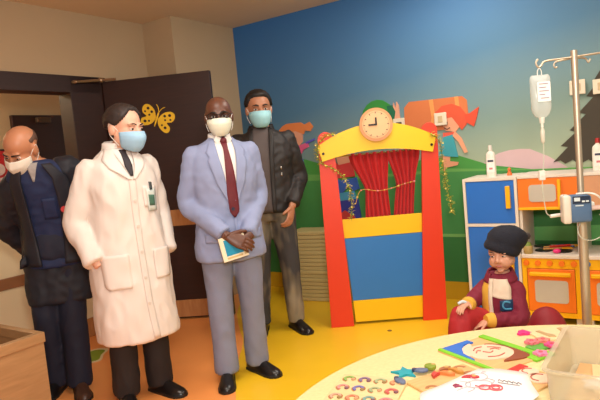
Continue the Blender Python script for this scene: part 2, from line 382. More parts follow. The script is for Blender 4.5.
# open door leaf
dl = bpy.data.objects.new('door_1', None); C.objects.link(dl)
ha = wpt(U0 + 0.02, FRO - 0.01); hb = wpt(0.47, 0.93); dv = hb - ha
dl.location = ha; dl.rotation_euler = (0, 0, math.atan2(dv.y, dv.x)); dl['kind'] = 'structure'; DW = dv.length
bm = B_(); box(bm, 0.005, DW, 0, 0.045, 0.012, 2.045, 0.003); obj('door_panel', bm, M_dark, dl)
bm = B_(); box(bm, 0.01, DW - 0.005, -0.004, 0.001, 0.02, 0.165, 0.001); obj('kick_plate', bm, M_skirt, dl)
bm = B_(); box(bm, 0.01, DW - 0.005, -0.006, 0.001, 0.80, 0.935, 0.001); obj('push_rail', bm, M_skirt, dl)
bm = B_(); box(bm, DW - 0.12, DW - 0.08, -0.012, 0, 0.95, 1.15, 0.004); tube(bm, [(DW - 0.10, -0.01, 1.05), (DW - 0.10, -0.05, 1.05), (DW - 0.21, -0.055, 1.05)], 0.010, 8, 3)
obj('door_handle', bm, M_steel, dl)
# yellow butterfly cut-out on the door
bt = bpy.data.objects.new('butterfly_decal', None); C.objects.link(bt); bt.parent = dl
bx, bz = 0.445, 1.715
M_bfly = mat('butterfly_yellow', (240, 190, 36), 0.6)
def wing(s):
    up = [(0.008, -0.01), (0.03, 0.035), (0.07, 0.06), (0.10, 0.055), (0.112, 0.025), (0.10, -0.005), (0.07, -0.02), (0.10, -0.045), (0.10, -0.075), (0.08, -0.088), (0.045, -0.075), (0.02, -0.05), (0.008, -0.02)]
    return [(s * p.x, p.y) for p in cat([(a, b, 0) for a, b in up], 3)]
Mt = Matrix.Translation((bx, 0, bz)) @ Matrix.Rotation(math.radians(24), 4, 'Y') @ Matrix.Diagonal((1.28, 1, 1.2, 1))
for s in (-1, 1):
    bm = B_(); prism(bm, wing(s), -0.0035, -0.0005, 'y'); xform(bm, Mt); obj('wing', bm, M_bfly, bt)
bm = B_()
for s in (-1, 1):
    for a, b, r in ((0.045, 0.02, 0.009), (0.075, 0.035, 0.010), (0.088, 0.008, 0.007), (0.055, -0.005, 0.007), (0.07, -0.055, 0.010), (0.045, -0.045, 0.007)):
        prism(bm, circ(s * a, b, r, 12), -0.0042, -0.003, 'y')
xform(bm, Mt); obj('wing_spots', bm, mat('spot_brown', (50, 26, 16), 0.6), bt)
bm = B_(); tube(bm, [(0, -0.004, -0.07), (0, -0.006, -0.02), (0, -0.005, 0.03)], [0.003, 0.007, 0.005], 8)
for s in (-1, 1): tube(bm, [(0, -0.003, 0.03), (s * 0.012, -0.003, 0.06), (s * 0.03, -0.003, 0.078)], 0.0025, 6)
xform(bm, Mt); obj('butterfly_body', bm, M_bfly, bt)
# door closer arm at the lintel
dc = bpy.data.objects.new('door_closer_arm', None); C.objects.link(dc); dc.parent = dl
bm = B_(); p0 = dl.matrix_basis.inverted() @ wpt(U0 + 0.03, 1.62, 2.03); p1 = dl.matrix_basis.inverted() @ wpt(U0 + 0.07, 1.40, 2.05)
tube(bm, [p0, p1], 0.011, 8, 1); ell(bm, p1, 0.022); ell(bm, p0, (0.03, 0.014, 0.014))
tube(bm, [p1, p1 + Vector((0.12, 0.02, 0.0))], 0.010, 8, 1)
obj('arm_link', bm, mat('closer_steel', (170, 140, 110), 0.35, 0.8), dc)

# floor sticker
g = thing('floor_sticker', 'green footprint sticker with white edge on the orange floor', 'sticker', (-1.602, 3.913, 0.0), 0.3)
def footp(k): return [(p.x * k, p.y * k) for p in cat([(x, y, 0) for x, y in ((-0.02, -0.11), (0.06, -0.10), (0.075, 0.0), (0.10, 0.09), (0.04, 0.135), (-0.03, 0.10), (-0.045, 0.03), (-0.075, -0.03), (-0.08, -0.09), (-0.02, -0.11))], 4)[:-1]]
bm = B_(); prism(bm, footp(1.25), 0, 0.0012, 'z'); obj('sticker_border', bm, mat('sticker_white', (236, 214, 170), 0.5), g)
bm = B_(); prism(bm, footp(1.0), 0.001, 0.0022, 'z'); obj('sticker_print', bm, mat('sticker_green', (132, 158, 40), 0.5), g)

g = obj('floor_spot', lathe(B_(), [(0.016, 0), (0.016, 0.002), (0.012, 0.004), (0.001, 0.004)], (0, 0, 0), 18), mat('spot_umber', (120, 84, 40), 0.5), None, True, 40)
g.location = (0.548, 3.88, 0.0); tag(g, 'small brown disc on the yellow floor in front of the puppet theatre', 'floor stud')
# wall plates on the mural
for u, z, lab in ((1.69, 1.47, 'square white wall socket with black insert behind the yellow arch'), (2.045, 1.475, 'white wall plate over the red-haired painted girl'), (3.035, 1.588, 'cream switch plate on the painted tree behind the drip pole'), (3.18, 1.575, 'cream switch plate on the painted tree at right edge of the photo')):
    t = thing('wall_plate', lab, 'wall plate', wpt(u, 0.0228, z), WA, 'wall plates on the mural')
    bm = B_(); box(bm, -0.05, 0.05, -0.012, 0, -0.05, 0.05, 0.004); obj('plate', bm, mat('plate_white', (226, 214, 190), 0.4, var=0.02), t)
    bm = B_()
    if u < 1.8: box(bm, -0.024, 0.026, -0.018, -0.01, -0.035, 0.018, 0.003); mm = mat('socket_black', (24, 22, 24), 0.5)
    else: box(bm, -0.02, 0.02, -0.016, -0.01, -0.026, 0.026, 0.003); mm = mat('switch_tan', (200, 176, 136), 0.4)
    obj('insert', bm, mm, t)

# stack of thin cream mats against the wall behind the theatre
for k in range(18):
    z = 0.001 + k * 0.0345
    bm = B_(); box(bm, -0.3, 0.3, 0, 0.26, 0, 0.033, 0.006)
    o = obj('foam_mat', bm, mat('mat_cream', (196, 178, 122), 0.5, var=0.04, scale=3))
    o.location = (0.14 + rnd.uniform(-0.004, 0.004), 4.80 + rnd.uniform(-0.004, 0.004), z); o.rotation_euler = (0, 0, math.radians(-27))
    tag(o, 'thin cream foam mat at the %s of the stack beside the puppet theatre' % ('top' if k == 17 else 'bottom' if k == 0 else 'middle') if k in (0, 17) else 'thin cream foam mat within the stack beside the puppet theatre', 'mat', 'stack of cream foam mats')
# ---------------------------------------------------------------- puppet theatre
M_red = mat('theatre_red', (222, 58, 26), 0.45, var=0.03); M_yel = mat('theatre_yellow', (240, 196, 8), 0.45, var=0.03)
M_blue = mat('theatre_blue', (44, 120, 196), 0.45, var=0.03)
th = thing('puppet_theatre', 'red, yellow and blue wooden puppet theatre with a clock on its arch', 'puppet theatre', (0.57, 4.042, 0), math.radians(-2.6))
def pillar(o0, i0, o1, i1, zt):
    # outer/inner x at bottom and top, rounded head
    cx = (o1 + i1) / 2; r = abs(o1 - i1) / 2
    a = circ(cx, zt - r, r, 14, 0, math.pi)
    if o0 < i0: pts = [(o0, 0), (i0, 0)] + a
    else: pts = [(i0, 0), (o0, 0)] + a
    return pts
bm = B_(); prism(bm, pillar(-0.425, -0.255, -0.405, -0.292, 1.445), 0, 0.03, 'y', 0.003); obj('pillar', bm, M_red, th)
bm = B_(); prism(bm, pillar(0.43, 0.255, 0.452, 0.342, 1.445), 0, 0.03, 'y', 0.003); obj('pillar', bm, M_red, th)
for x in (-0.33, 0.33):
    bm = B_(); prism(bm, [(0.031, 0), (0.22, 0), (0.22, 0.05), (0.06, 0.42), (0.031, 0.42)], x - 0.012, x + 0.012, 'x', 0.002); obj('rear_foot', bm, M_red, th)
n = 17; top = []; low = []
for i in range(n):
    t = i / (n - 1) * 2 - 1
    top.append((0.424 * t + 0.012, 1.345 + 0.13 * (1 - t * t))); low.append((0.395 * t + 0.012, 1.232 + 0.055 * (1 - t * t)))
bm = B_(); prism(bm, top + low[::-1], -0.028, -0.001, 'y', 0.003); obj('arch', bm, M_yel, th)
for x, z in ((-0.372, 1.29), (0.40, 1.285)):
    bm = B_(); cyl(bm, (x, -0.034, z), (x, -0.026, z), 0.010, seg=12); obj('screw', bm, mat('screw_dark', (50, 40, 30), 0.4, 0.7), th)
bm = B_(); prism(bm, [(-0.272, 0.655), (0.31, 0.655), (0.325, 0.795), (-0.287, 0.795)], 0.031, 0.05, 'y', 0.002); obj('stage_ledge', bm, M_yel, th)
bm = B_(); prism(bm, [(-0.247, 0.185), (0.29, 0.185), (0.30, 0.653), (-0.272, 0.653)], 0.031, 0.047, 'y', 0.001); obj('front_panel', bm, M_blue, th)
bm = B_(); prism(bm, [(-0.24, 0.02), (0.28, 0.02), (0.28, 0.183), (-0.247, 0.183)], 0.031, 0.05, 'y', 0.002); obj('bottom_rail', bm, M_yel, th)
# clock
ck = bpy.data.objects.new('clock', None); C.objects.link(ck); ck.parent = th; ck.location = (0.018, -0.03, 1.462)
bm = B_(); cyl(bm, (0, 0, 0), (0, -0.022, 0), 0.118, seg=40); obj('clock_case', bm, mat('clock_wood', (214, 150, 100), 0.5), ck, True, 30)
bm = B_(); cyl(bm, (0, -0.021, 0), (0, -0.025, 0), 0.098, seg=40); obj('clock_face', bm, mat('clock_face_wood', (236, 186, 136), 0.5), ck)
bm = B_()
for k in range(60):
    a = 2 * math.pi * k / 60; r0 = 0.078 if k % 5 == 0 else 0.086; wd = 0.0028 if k % 5 == 0 else 0.0012
    c, s = math.cos(a), math.sin(a)
    v = [bm.verts.new((r * c - q * s, -0.0262, r * s + q * c)) for r, q in ((r0, -wd), (0.091, -wd), (0.091, wd), (r0, wd))]; bm.faces.new(v)
obj('clock_marks', bm, mat('clock_ink', (60, 40, 26), 0.5), ck)
bm = B_(); box(bm, -0.055, 0.006, -0.031, -0.028, -0.006, 0.006, 0.001); obj('hour_hand', bm, mat('hand_black', (26, 20, 16), 0.5), ck)
bm = B_(); box(bm, -0.006, 0.006, -0.034, -0.031, -0.006, 0.05, 0.001); obj('minute_hand', bm, mat('hand_black', (26, 20, 16), 0.5), ck)
# curtains hang from a rod behind the arch
M_cur = mat('curtain_red', (190, 26, 30), 0.75, var=0.08, bump=0.1, sheen=0.1)
bm = B_(); cyl(bm, (-0.30, 0.075, 1.262), (0.35, 0.075, 1.262), 0.008, seg=10); obj('curtain_rod', bm, M_steel, th)
def curtain(xl0, xr0, xl1, xr1, xl2, xr2, zt, zm, zb, seed):
    P = []; R_ = 26; N_ = 44
    for i in range(R_):
        t = i / (R_ - 1); z = zt + (zb - zt) * t; tm = (zt - zm) / (zt - zb)
        if t < tm: q = t / tm; q = q * q * (3 - 2 * q); xl = xl0 + (xl1 - xl0) * q; xr = xr0 + (xr1 - xr0) * q
        else: q = (t - tm) / (1 - tm); q = q ** 0.8; xl = xl1 + (xl2 - xl1) * q; xr = xr1 + (xr2 - xr1) * q
        row = []
        for j in range(N_):
            s = j / (N_ - 1); x = xl + (xr - xl) * s
            y = 0.075 + 0.016 * math.sin(s * 34 + seed + 1.5 * math.sin(t * 3 + seed)) + 0.010 * noise.noise(Vector((s * 6, t * 3, seed)))
            row.append(Vector((x, y, z)))
        P.append(row)
    bm = B_(); grid(bm, P); return bm
solid(obj('curtain', curtain(-0.19, 0.10, -0.085, 0.075, -0.10, 0.085, 1.27, 0.97, 0.75, 0.4), M_cur, th, True), 0.004)
solid(obj('curtain', curtain(0.09, 0.33, 0.145, 0.275, 0.105, 0.25, 1.27, 1.0, 0.75, 2.1), M_cur, th, True), 0.004)
bd = thing('bead_string', 'string of pink and gold beads tied across the red puppet theatre curtains', 'garland', (0.57, 4.042, 0), math.radians(-2.6))
pts = cat([(-0.17, 0.03, 0.90), (-0.12, 0.035, 1.0), (0.0, 0.035, 0.985), (0.1, 0.035, 0.995), (0.2, 0.035, 1.02), (0.27, 0.04, 1.03)], 8)
bm = B_(); tube(bm, pts, 0.0025, 6, 1); obj('string', bm, mat('string_gold', (200, 150, 70), 0.4, 0.4), bd)
for i, p in enumerate(pts[4::4]):
    bm = B_(); ell(bm, p, 0.006 if i % 3 else 0.008, seg=10, rows=6); obj('bead', bm, mat('bead_pink', (230, 130, 140), 0.3) if i % 2 else mat('bead_gold', (220, 180, 90), 0.3), bd, True)
# tinsel garlands hanging from both pillar tops
def garland(lab, path, seed):
    t = thing('tinsel_garland', lab, 'garland', (0.57, 4.042, 0), math.radians(-2.6), 'garlands on the puppet theatre'); r = random.Random(seed)
    P = cat(path, 8); bm = B_(); tube(bm, P, 0.0025, 6, 1); obj('wire', bm, mat('wire_green', (90, 120, 40), 0.5), t)
    bm = B_()
    for p in P:
        for k in range(5):
            q = Vector(p) + Vector((r.uniform(-.03, .03), r.uniform(-.012, .006), r.uniform(-.02, .02)))
            tube(bm, [p, (Vector(p) + q) / 2 + Vector((0, 0, .004)), q], 0.0012, 4, 1)
    o = obj('tinsel', bm, mat('tinsel_gold', (190, 170, 60), 0.3, 0.5), t); o['kind'] = 'stuff'
    for k, p in enumerate(P[::3]):
        bm = B_(); ell(bm, Vector(p) + Vector((r.uniform(-.018, .018), -0.012, r.uniform(-.01, .01))), 0.006, seg=8, rows=6)
        obj('bulb', bm, mat('bulb_yellow', (246, 226, 120), 0.3) if k % 2 else mat('bulb_green', (170, 190, 60), 0.3), t, True)
garland('gold tinsel garland over the left red pillar of the puppet theatre', [(-0.24, -0.012, 1.40), (-0.33, -0.04, 1.42), (-0.41, -0.04, 1.34), (-0.40, -0.02, 1.23), (-0.30, -0.015, 1.17), (-0.22, -0.012, 1.07), (-0.20, 0.0, 0.95), (-0.21, -0.012, 0.80)], 3)
garland('gold tinsel garland hanging beside the right red pillar of the puppet theatre', [(0.40, -0.04, 1.36), (0.46, -0.015, 1.30), (0.475, -0.01, 1.15), (0.48, -0.01, 1.02), (0.51, -0.005, 0.88), (0.52, 0.0, 0.78)], 5)

# ---------------------------------------------------------------- play kitchen along the mural wall
M_white = mat('laminate_white', (226, 216, 202), 0.45, var=0.03); M_kblue = mat('kitchen_blue', (36, 112, 206), 0.4, var=0.03)
M_kor = mat('kitchen_orange', (240, 124, 32), 0.4, var=0.03); M_kyel = mat('kitchen_yellow', (244, 182, 12), 0.4, var=0.03)
M_hob = mat('hob_black', (30, 28, 30), 0.4); M_win = mat('window_grey', (196, 190, 176), 0.3, var=0.05)
D0, D1 = 0.045, 0.42
def unit(name, lab, cat_, u): return thing(name, lab, cat_, wpt(u, 0), WA)
fr = unit('toy_fridge', 'white toy fridge with two blue doors beside the seated child', 'toy fridge', 2.31); W = 0.372
bm = B_()
for a in (0, W - 0.02): box(bm, a, a + 0.02, -D1, -D0, 0, 1.015, 0.002)
for z in (0.03, 0.672, 0.995): box(bm, 0.02, W - 0.02, -D1, -D0, z, z + 0.02, 0.001)
box(bm, 0.02, W - 0.02, -D0 - 0.015, -D0, 0.05, 0.995)
obj('carcass', bm, M_white, fr)
bm = B_(); box(bm, 0.022, W - 0.022, -D1 + 0.004, -D1 + 0.022, 0.695, 0.992, 0.002); dr = obj('door', bm, M_kblue, fr)
bm = B_(); box(bm, W - 0.075, W - 0.045, -D1 - 0.022, -D1 + 0.006, 0.80, 0.955, 0.004); obj('handle', bm, M_kyel, dr)
bm = B_(); box(bm, 0.022, W - 0.022, -D1 + 0.004, -D1 + 0.022, 0.052, 0.669, 0.002); dr = obj('door', bm, M_kblue, fr)
bm = B_(); box(bm, W - 0.075, W - 0.045, -D1 - 0.022, -D1 + 0.006, 0.34, 0.50, 0.004); obj('handle', bm, M_kyel, dr)

def cooker(name, lab, u, W, front, upper, knob, winmat, hob=True):
    t = unit(name, lab, 'toy kitchen', u)
    bm = B_()
    for a in (0, W - 0.018): box(bm, a, a + 0.018, -D1 + 0.02, -D0, 0.0, 1.0, 0.001)
    box(bm, 0, W, -D1, -D0, 1.0, 1.02, 0.002)
    obj('carcass', bm, M_white, t)
    bm = B_(); box(bm, 0, W, -D1 - 0.012, -D0 - 0.005, 0.455, 0.48, 0.004); obj('worktop', bm, M_white, t)
    # upper cupboard
    bm = B_(); box(bm, 0.0, W, -D1 + 0.004, -D1 + 0.022, 0.80, 0.998, 0.001); box(bm, 0.02, W - 0.02, -D1 + 0.022, -D0, 0.80, 0.815)
    up = obj('upper_cupboard', bm, upper, t)
    bm = B_(); box(bm, -0.001, W + 0.001, -D1 - 0.004, -D1 + 0.02, 0.785, 0.803, 0.002); obj('cupboard_trim', bm, M_kyel, t)
    if hob:
        bm = B_(); prism(bm, rrect(0.07, 0.84, 0.24, 0.955, 0.022), -D1 - 0.002, -D1 + 0.003, 'y'); obj('cupboard_window', bm, winmat, up)
        bm = B_(); box(bm, 0.252, 0.272, -D1 - 0.022, -D1 + 0.004, 0.806, 0.985, 0.004); obj('cupboard_handle', bm, M_kyel, up)
    # cooker front
    bm = B_(); box(bm, 0, W, -D1, -D1 + 0.02, 0.385, 0.455, 0.001); box(bm, 0, 0.03, -D1, -D1 + 0.02, 0.05, 0.385, 0.001); box(bm, W - 0.04, W, -D1, -D1 + 0.02, 0.05, 0.385, 0.001); box(bm, 0.03, W - 0.04, -D1, -D1 + 0.02, 0.05, 0.085, 0.001)
    obj('cooker_front', bm, M_kyel, t)
    n = 5 if hob else 4
    for k in range(n):
        x = 0.03 + k * (W - 0.075) / (n - 1)
        bm = B_(); cyl(bm, (x, -D1 - 0.016, 0.422), (x, -D1 + 0.001, 0.422), 0.017, 0.02, 16); obj('knob', bm, knob, t, True, 30)
    bm = B_(); box(bm, 0.033, W - 0.043, -D1 - 0.004, -D1 + 0.015, 0.088, 0.382, 0.004); od = obj('oven_door', bm, front, t)
    bm = B_(); prism(bm, rrect(0.078, 0.15, W - 0.085, 0.305, 0.02), -D1 - 0.0065, -D1 - 0.003, 'y'); obj('oven_window', bm, winmat, od)
    bm = B_(); box(bm, 0.05, W - 0.065, -D1 - 0.03, -D1 - 0.003, 0.335, 0.362, 0.006); obj('oven_handle', bm, M_kyel, od)
    bm = B_()
    for x in (0.02, W - 0.05): box(bm, x, x + 0.03, -D1 + 0.03, -D1 + 0.08, 0, 0.06)
    box(bm, 0.02, W - 0.02, -D0 - 0.012, -D0, 0, 0.455); obj('base_frame', bm, M_white, t)
    return t
def rrect(x0, z0, x1, z1, r):
    out = []
    for cx, cz, a in ((x1 - r, z1 - r, 0), (x0 + r, z1 - r, 90), (x0 + r, z0 + r, 180), (x1 - r, z0 + r, 270)):
        out += circ(cx, cz, r, 5, math.radians(a), math.radians(a + 90))
    return out
ko = cooker('toy_cooker', 'yellow toy cooker with orange oven door and four black hobs', 2.686, 0.372, M_kor, M_kor, M_kor, M_win)
for x, y, c in ((0.085, -0.125, M_hob), (0.12, -0.28, M_hob), (0.235, -0.125, mat('hob_blue', (24, 62, 130), 0.4)), (0.245, -0.30, M_hob)):
    bm = B_(); lathe(bm, [(0.058, 0), (0.058, 0.006), (0.048, 0.009), (0.02, 0.007), (0.001, 0.007)], (x, y, 0.48), 24); obj('hob', bm, c, ko, True, 40)
ks = cooker('toy_sink_unit', 'toy sink unit with tan cupboard and blue knobs behind the drip pole', 3.062, 0.46, M_kor, mat('cupboard_tan', (206, 150, 110), 0.5), M_kblue, M_win, False)
bm = B_(); lathe(bm, [(0.11, 0), (0.11, 0.01), (0.10, 0.012), (0.085, -0.02), (0.001, -0.021)], (0.23, -0.22, 0.482), 24); obj('basin', bm, M_kblue, ks, True, 40)
# things lying on the hob
ut = thing('toy_rolling_pin', 'red toy rolling pin lying over the black hobs', 'toy', wpt(2.90, 0.215, 0.5015), WA + 0.5)
bm = B_(); cyl(bm, (-0.07, 0, 0), (0.07, 0, 0), 0.009, seg=12); obj('roller', bm, mat('toy_red', (206, 44, 34), 0.4), ut, True, 40)
bm = B_(); cyl(bm, (-0.11, 0, 0), (-0.07, 0, 0), 0.006, seg=10); obj('grip', bm, mat('toy_wood', (206, 150, 80), 0.5), ut, True, 40)
bm = B_(); cyl(bm, (0.07, 0, 0), (0.11, 0, 0), 0.006, seg=10); obj('grip', bm, mat('toy_wood', (206, 150, 80), 0.5), ut, True, 40)
ut = thing('toy_spatula', 'yellow toy spatula lying on the worktop beside the hobs', 'toy', wpt(2.90, 0.27, 0.491), WA + 0.35)
bm = B_(); box(bm, -0.10, 0.02, -0.007, 0.007, 0, 0.01, 0.003); obj('handle', bm, mat('toy_wood', (206, 150, 80), 0.5), ut)
bm = B_(); box(bm, 0.02, 0.09, -0.022, 0.022, 0.002, 0.007, 0.002); obj('blade', bm, M_kyel, ut)
ut = thing('toy_cleaver', 'blue toy cleaver lying on the worktop behind the drip pole', 'toy', wpt(2.93, 0.16, 0.4902), WA + 0.2)
bm = B_(); box(bm, -0.06, 0.05, -0.03, 0.03, 0, 0.01, 0.004); obj('blade', bm, M_kblue, ut)
bm = B_(); box(bm, 0.05, 0.13, -0.02, 0.0, 0, 0.012, 0.004); obj('handle', bm, M_kyel, ut)
ut = obj('toy_sweet', ell(B_(), (0, 0, 0.016), (0.026, 0.018, 0.016)), mat('toy_pink', (240, 50, 130), 0.4), None, True)
ut.location = wpt(2.905, 0.37, 0.48); tag(ut, 'small bright pink toy sweet at the front of the worktop', 'toy')
ut = thing('toy_pot', 'small green and tan toy pot on the worktop near the child', 'toy', wpt(2.726, 0.392, 0.4805))
bm = B_(); lathe(bm, [(0.026, 0), (0.03, 0.01), (0.03, 0.05), (0.026, 0.055), (0.001, 0.056)], (0, 0, 0), 18); obj('pot', bm, mat('toy_tan', (176, 150, 90), 0.5), ut, True, 40)
bm = B_(); lathe(bm, [(0.026, 0.055), (0.02, 0.075), (0.001, 0.082)], (0, 0, 0), 18); obj('lid', bm, mat('toy_green', (120, 140, 60), 0.5), ut, True, 40)
# bottles on top
def bottle(lab, u, d, capm, h):
    t = thing('hand_gel_bottle', lab, 'bottle', wpt(u, d, 1.0205 if u > 2.7 else 1.0155), WA + 0.15, 'bottles on the play kitchen')
    k = h / 0.2
    bm = B_(); loft(bm, [((0, 0, 0), .031, .022), ((0, 0, .004), .034, .024), ((0, 0, .12 * k), .034, .024), ((0, 0, .15 * k), .028, .021), ((0, 0, .163 * k), .013, .013), ((0, 0, .172 * k), .012, .012)], 24, 2.4, 2)
    obj('bottle_body', bm, mat('bottle_white', (232, 224, 210), 0.35, var=0.02), t, True, 50)
    bm = B_(); cyl(bm, (0, 0, .17 * k), (0, 0, .2 * k), 0.015, 0.012, 16); obj('cap', bm, capm, t, True, 40)
    bm = B_(); box(bm, -0.026, 0.026, -0.0262, -0.023, .03, .115 * k, 0.001); lb = obj('bottle_label', bm, mat('label_white', (238, 232, 224), 0.5), t)
    bm = B_(); box(bm, -0.02, 0.02, -0.0275, -0.0258, .093 * k, .106 * k, 0.001); obj('label_band', bm, mat('label_navy', (40, 44, 70), 0.5), lb)
    bm = B_(); box(bm, -0.012, 0.012, -0.0275, -0.0258, .05, .064, 0.001); obj('label_mark', bm, mat('label_rose', (206, 120, 120), 0.5), lb)
bottle('white hand gel bottle with white cap standing on the toy fridge', 2.475, 0.25, mat('cap_white', (226, 220, 210), 0.4), 0.225)
bottle('white hand gel bottle with red cap at the right edge of the photo', 3.165, 0.25, mat('cap_red', (170, 30, 28), 0.4), 0.21)
t = thing('toy_figure', 'tiny orange toy figure standing on the toy fridge beside the gel bottle', 'toy', wpt(2.60, 0.25, 1.0155))
bm = B_(); lathe(bm, [(0.018, 0), (0.018, 0.01), (0.01, 0.03), (0.012, 0.034), (0.001, 0.036)], (0, 0, 0), 14); obj('figure_base', bm, mat('toy_orange', (226, 110, 50), 0.5), t, True, 40)
bm = B_(); ell(bm, (0, 0, 0.044), 0.012, seg=12, rows=8); obj('figure_head', bm, mat('toy_orange', (226, 110, 50), 0.5), t, True)

# ---------------------------------------------------------------- drip stand, bag and pump
M_pole = mat('pole_steel', (206, 190, 166), 0.42, 0.85, var=0.02); M_poly = mat('white_plastic', (226, 222, 212), 0.35, var=0.02)
iv = thing('drip_stand', 'steel drip stand on castors between the table and the toy cooker', 'drip stand', (1.31, 2.6, 0))
bm = B_(); cyl(bm, (0, 0, 0.09), (0, 0, 0.95), 0.021, seg=20); obj('lower_pole', bm, M_pole, iv, True, 40)
bm = B_(); cyl(bm, (0, 0, 0.95), (0, 0, 1.665), 0.0145, seg=20); obj('upper_pole', bm, M_pole, iv, True, 40)
bm = B_(); lathe(bm, [(0.026, 0.93), (0.028, 0.94), (0.028, 0.97), (0.02, 0.985)], (0, 0, 0), 20); obj('pole_collar', bm, mat('collar_grey', (120, 116, 110), 0.4), iv, True, 40)
bm = B_(); tube(bm, [(0.0, 0, 1.635), (-0.07, 0, 1.632), (-0.135, 0, 1.628), (-0.152, 0, 1.61), (-0.168, 0, 1.605), (-0.176, 0, 1.625), (-0.166, 0, 1.64)], 0.0045, 8, 4); obj('hook_arm', bm, M_pole, iv, True)
bm = B_(); tube(bm, [(0.0, 0, 1.635), (0.07, 0, 1.64), (0.135, 0, 1.642), (0.15, 0, 1.625), (0.165, 0, 1.62), (0.175, 0, 1.64), (0.165, 0, 1.655)], 0.0045, 8, 4); obj('hook_arm', bm, M_pole, iv, True)
bm = B_(); tube(bm, [(-0.015, 0.01, 1.63), (-0.07, 0.02, 1.625), (-0.085, 0.02, 1.61), (-0.08, 0.02, 1.597), (-0.07, 0.02, 1.60)], 0.004, 8, 4); obj('hook_arm', bm, M_pole, iv, True)
bm = B_(); tube(bm, [(0.015, 0.01, 1.63), (0.07, 0.04, 1.63), (0.085, 0.04, 1.61), (0.095, 0.04, 1.625)], 0.004, 8, 4); obj('hook_arm', bm, M_pole, iv, True)
bm = B_(); lathe(bm, [(0.03, 0.07), (0.034, 0.08), (0.034, 0.12), (0.024, 0.13)], (0, 0, 0), 20); obj('base_hub', bm, mat('base_grey', (90, 90, 94), 0.4), iv, True, 40)
for k in range(5):
    a = 2 * math.pi * k / 5 + 0.4; c, s = math.cos(a), math.sin(a)
    bm = B_(); tube(bm, [(0.02 * c, 0.02 * s, 0.10), (0.13 * c, 0.13 * s, 0.085), (0.25 * c, 0.25 * s, 0.07)], [0.018, 0.014, 0.011], 10, 3); lg = obj('leg', bm, mat('base_grey', (90, 90, 94), 0.4), iv, True)
    bm = B_(); cyl(bm, (0.25 * c - 0.01 * s, 0.25 * s + 0.01 * c, 0.03), (0.25 * c + 0.01 * s, 0.25 * s - 0.01 * c, 0.03), 0.03, seg=18); cyl(bm, (0.25 * c, 0.25 * s, 0.03), (0.25 * c, 0.25 * s, 0.075), 0.006, seg=8); obj('castor', bm, mat('castor_black', (36, 36, 38), 0.5), lg, True, 40)
# bag
bag = thing('drip_bag', 'clear fluid bag hanging from the left hook of the drip stand', 'drip bag', (1.147, 2.6, 1.36))
M_clear = mat('bag_clear', (226, 228, 222), 0.15, var=0.02, alpha=0.36, spec=0.6)
bm = B_(); loft(bm, [((0, 0, 0.012), .012, .010), ((0, 0, 0.022), .030, .016), ((0, 0, 0.05), .043, .024), ((0, 0, 0.10), .044, .027), ((0, 0, 0.16), .046, .022), ((0, 0, 0.195), .046, .010), ((0, 0, 0.208), .038, .005)], 28, 2.8, 3)
wrinkle(bm, 0.003, (30, 30, 20)); obj('pouch', bm, M_clear, bag, True)
bm = B_(); tube(bm, [(-0.009, 0, 0.204), (-0.009, 0, 0.225), (0, 0, 0.240), (0.009, 0, 0.225), (0.009, 0, 0.204)], 0.002, 8, 3); obj('hang_loop', bm, M_poly, bag, True)
bm = B_(); prism(bm, rrect(-0.026, 0.085, 0.034, 0.175, 0.006), -0.0295, -0.0275, 'y'); lb = obj('bag_label', bm, mat('bag_label_white', (240, 238, 232), 0.5), bag)
bm = B_()
for k, (a, b) in enumerate(((-0.018, 0.024), (-0.018, 0.014), (-0.018, 0.026), (-0.018, 0.008), (-0.012, 0.026))):
    box(bm, a, b, -0.0305, -0.0293, 0.163 - k * 0.016, 0.167 - k * 0.016)
obj('label_print', bm, mat('label_grey', (150, 130, 140), 0.5), lb)
bm = B_(); cyl(bm, (0, 0, -0.012), (0, 0, 0.014), 0.010, 0.013, 14); cyl(bm, (0, 0, -0.03), (0, 0, -0.012), 0.006, seg=12); obj('port', bm, M_poly, bag, True, 40)
# drip line
dlne = thing('drip_line', 'thin clear tube running from the fluid bag down to the blue pump', 'tube', (1.147, 2.6, 0))
M_tube = mat('tube_clear', (206, 204, 186), 0.25, var=0.0, alpha=0.75)
bm = B_(); lathe(bm, [(0.004, 1.255), (0.009, 1.262), (0.010, 1.31), (0.006, 1.325), (0.004, 1.34)], (0, 0, 0), 14); obj('drip_chamber', bm, mat('chamber', (226, 222, 206), 0.2, alpha=0.8), dlne, True)
bm = B_(); tube(bm, [(0, 0, 1.30), (0.0, 0, 1.2), (-0.008, 0, 1.12), (-0.016, 0, 1.05), (-0.012, 0, 1.0), (-0.006, 0, 0.95), (0.0, 0, 0.925), (0.02, 0, 0.913), (0.05, 0, 0.912), (0.08, 0, 0.92), (0.105, 0, 0.93)], 0.0024, 8, 4); obj('line', bm, M_tube, dlne, True)
bm = B_(); box(bm, -0.028, -0.001, -0.009, 0.009, 1.085, 1.13, 0.003); box(bm, -0.022, -0.006, -0.012, 0.012, 1.10, 1.118, 0.003); obj('roller_clamp', bm, M_poly, dlne)
bm = B_(); cyl(bm, (0.015, 0, 0.912), (0.075, 0, 0.915), 0.0085, seg=12); cyl(bm, (0.075, 0, 0.915), (0.09, 0, 0.921), 0.0045, seg=10); obj('connector', bm, M_poly, dlne, True, 40)
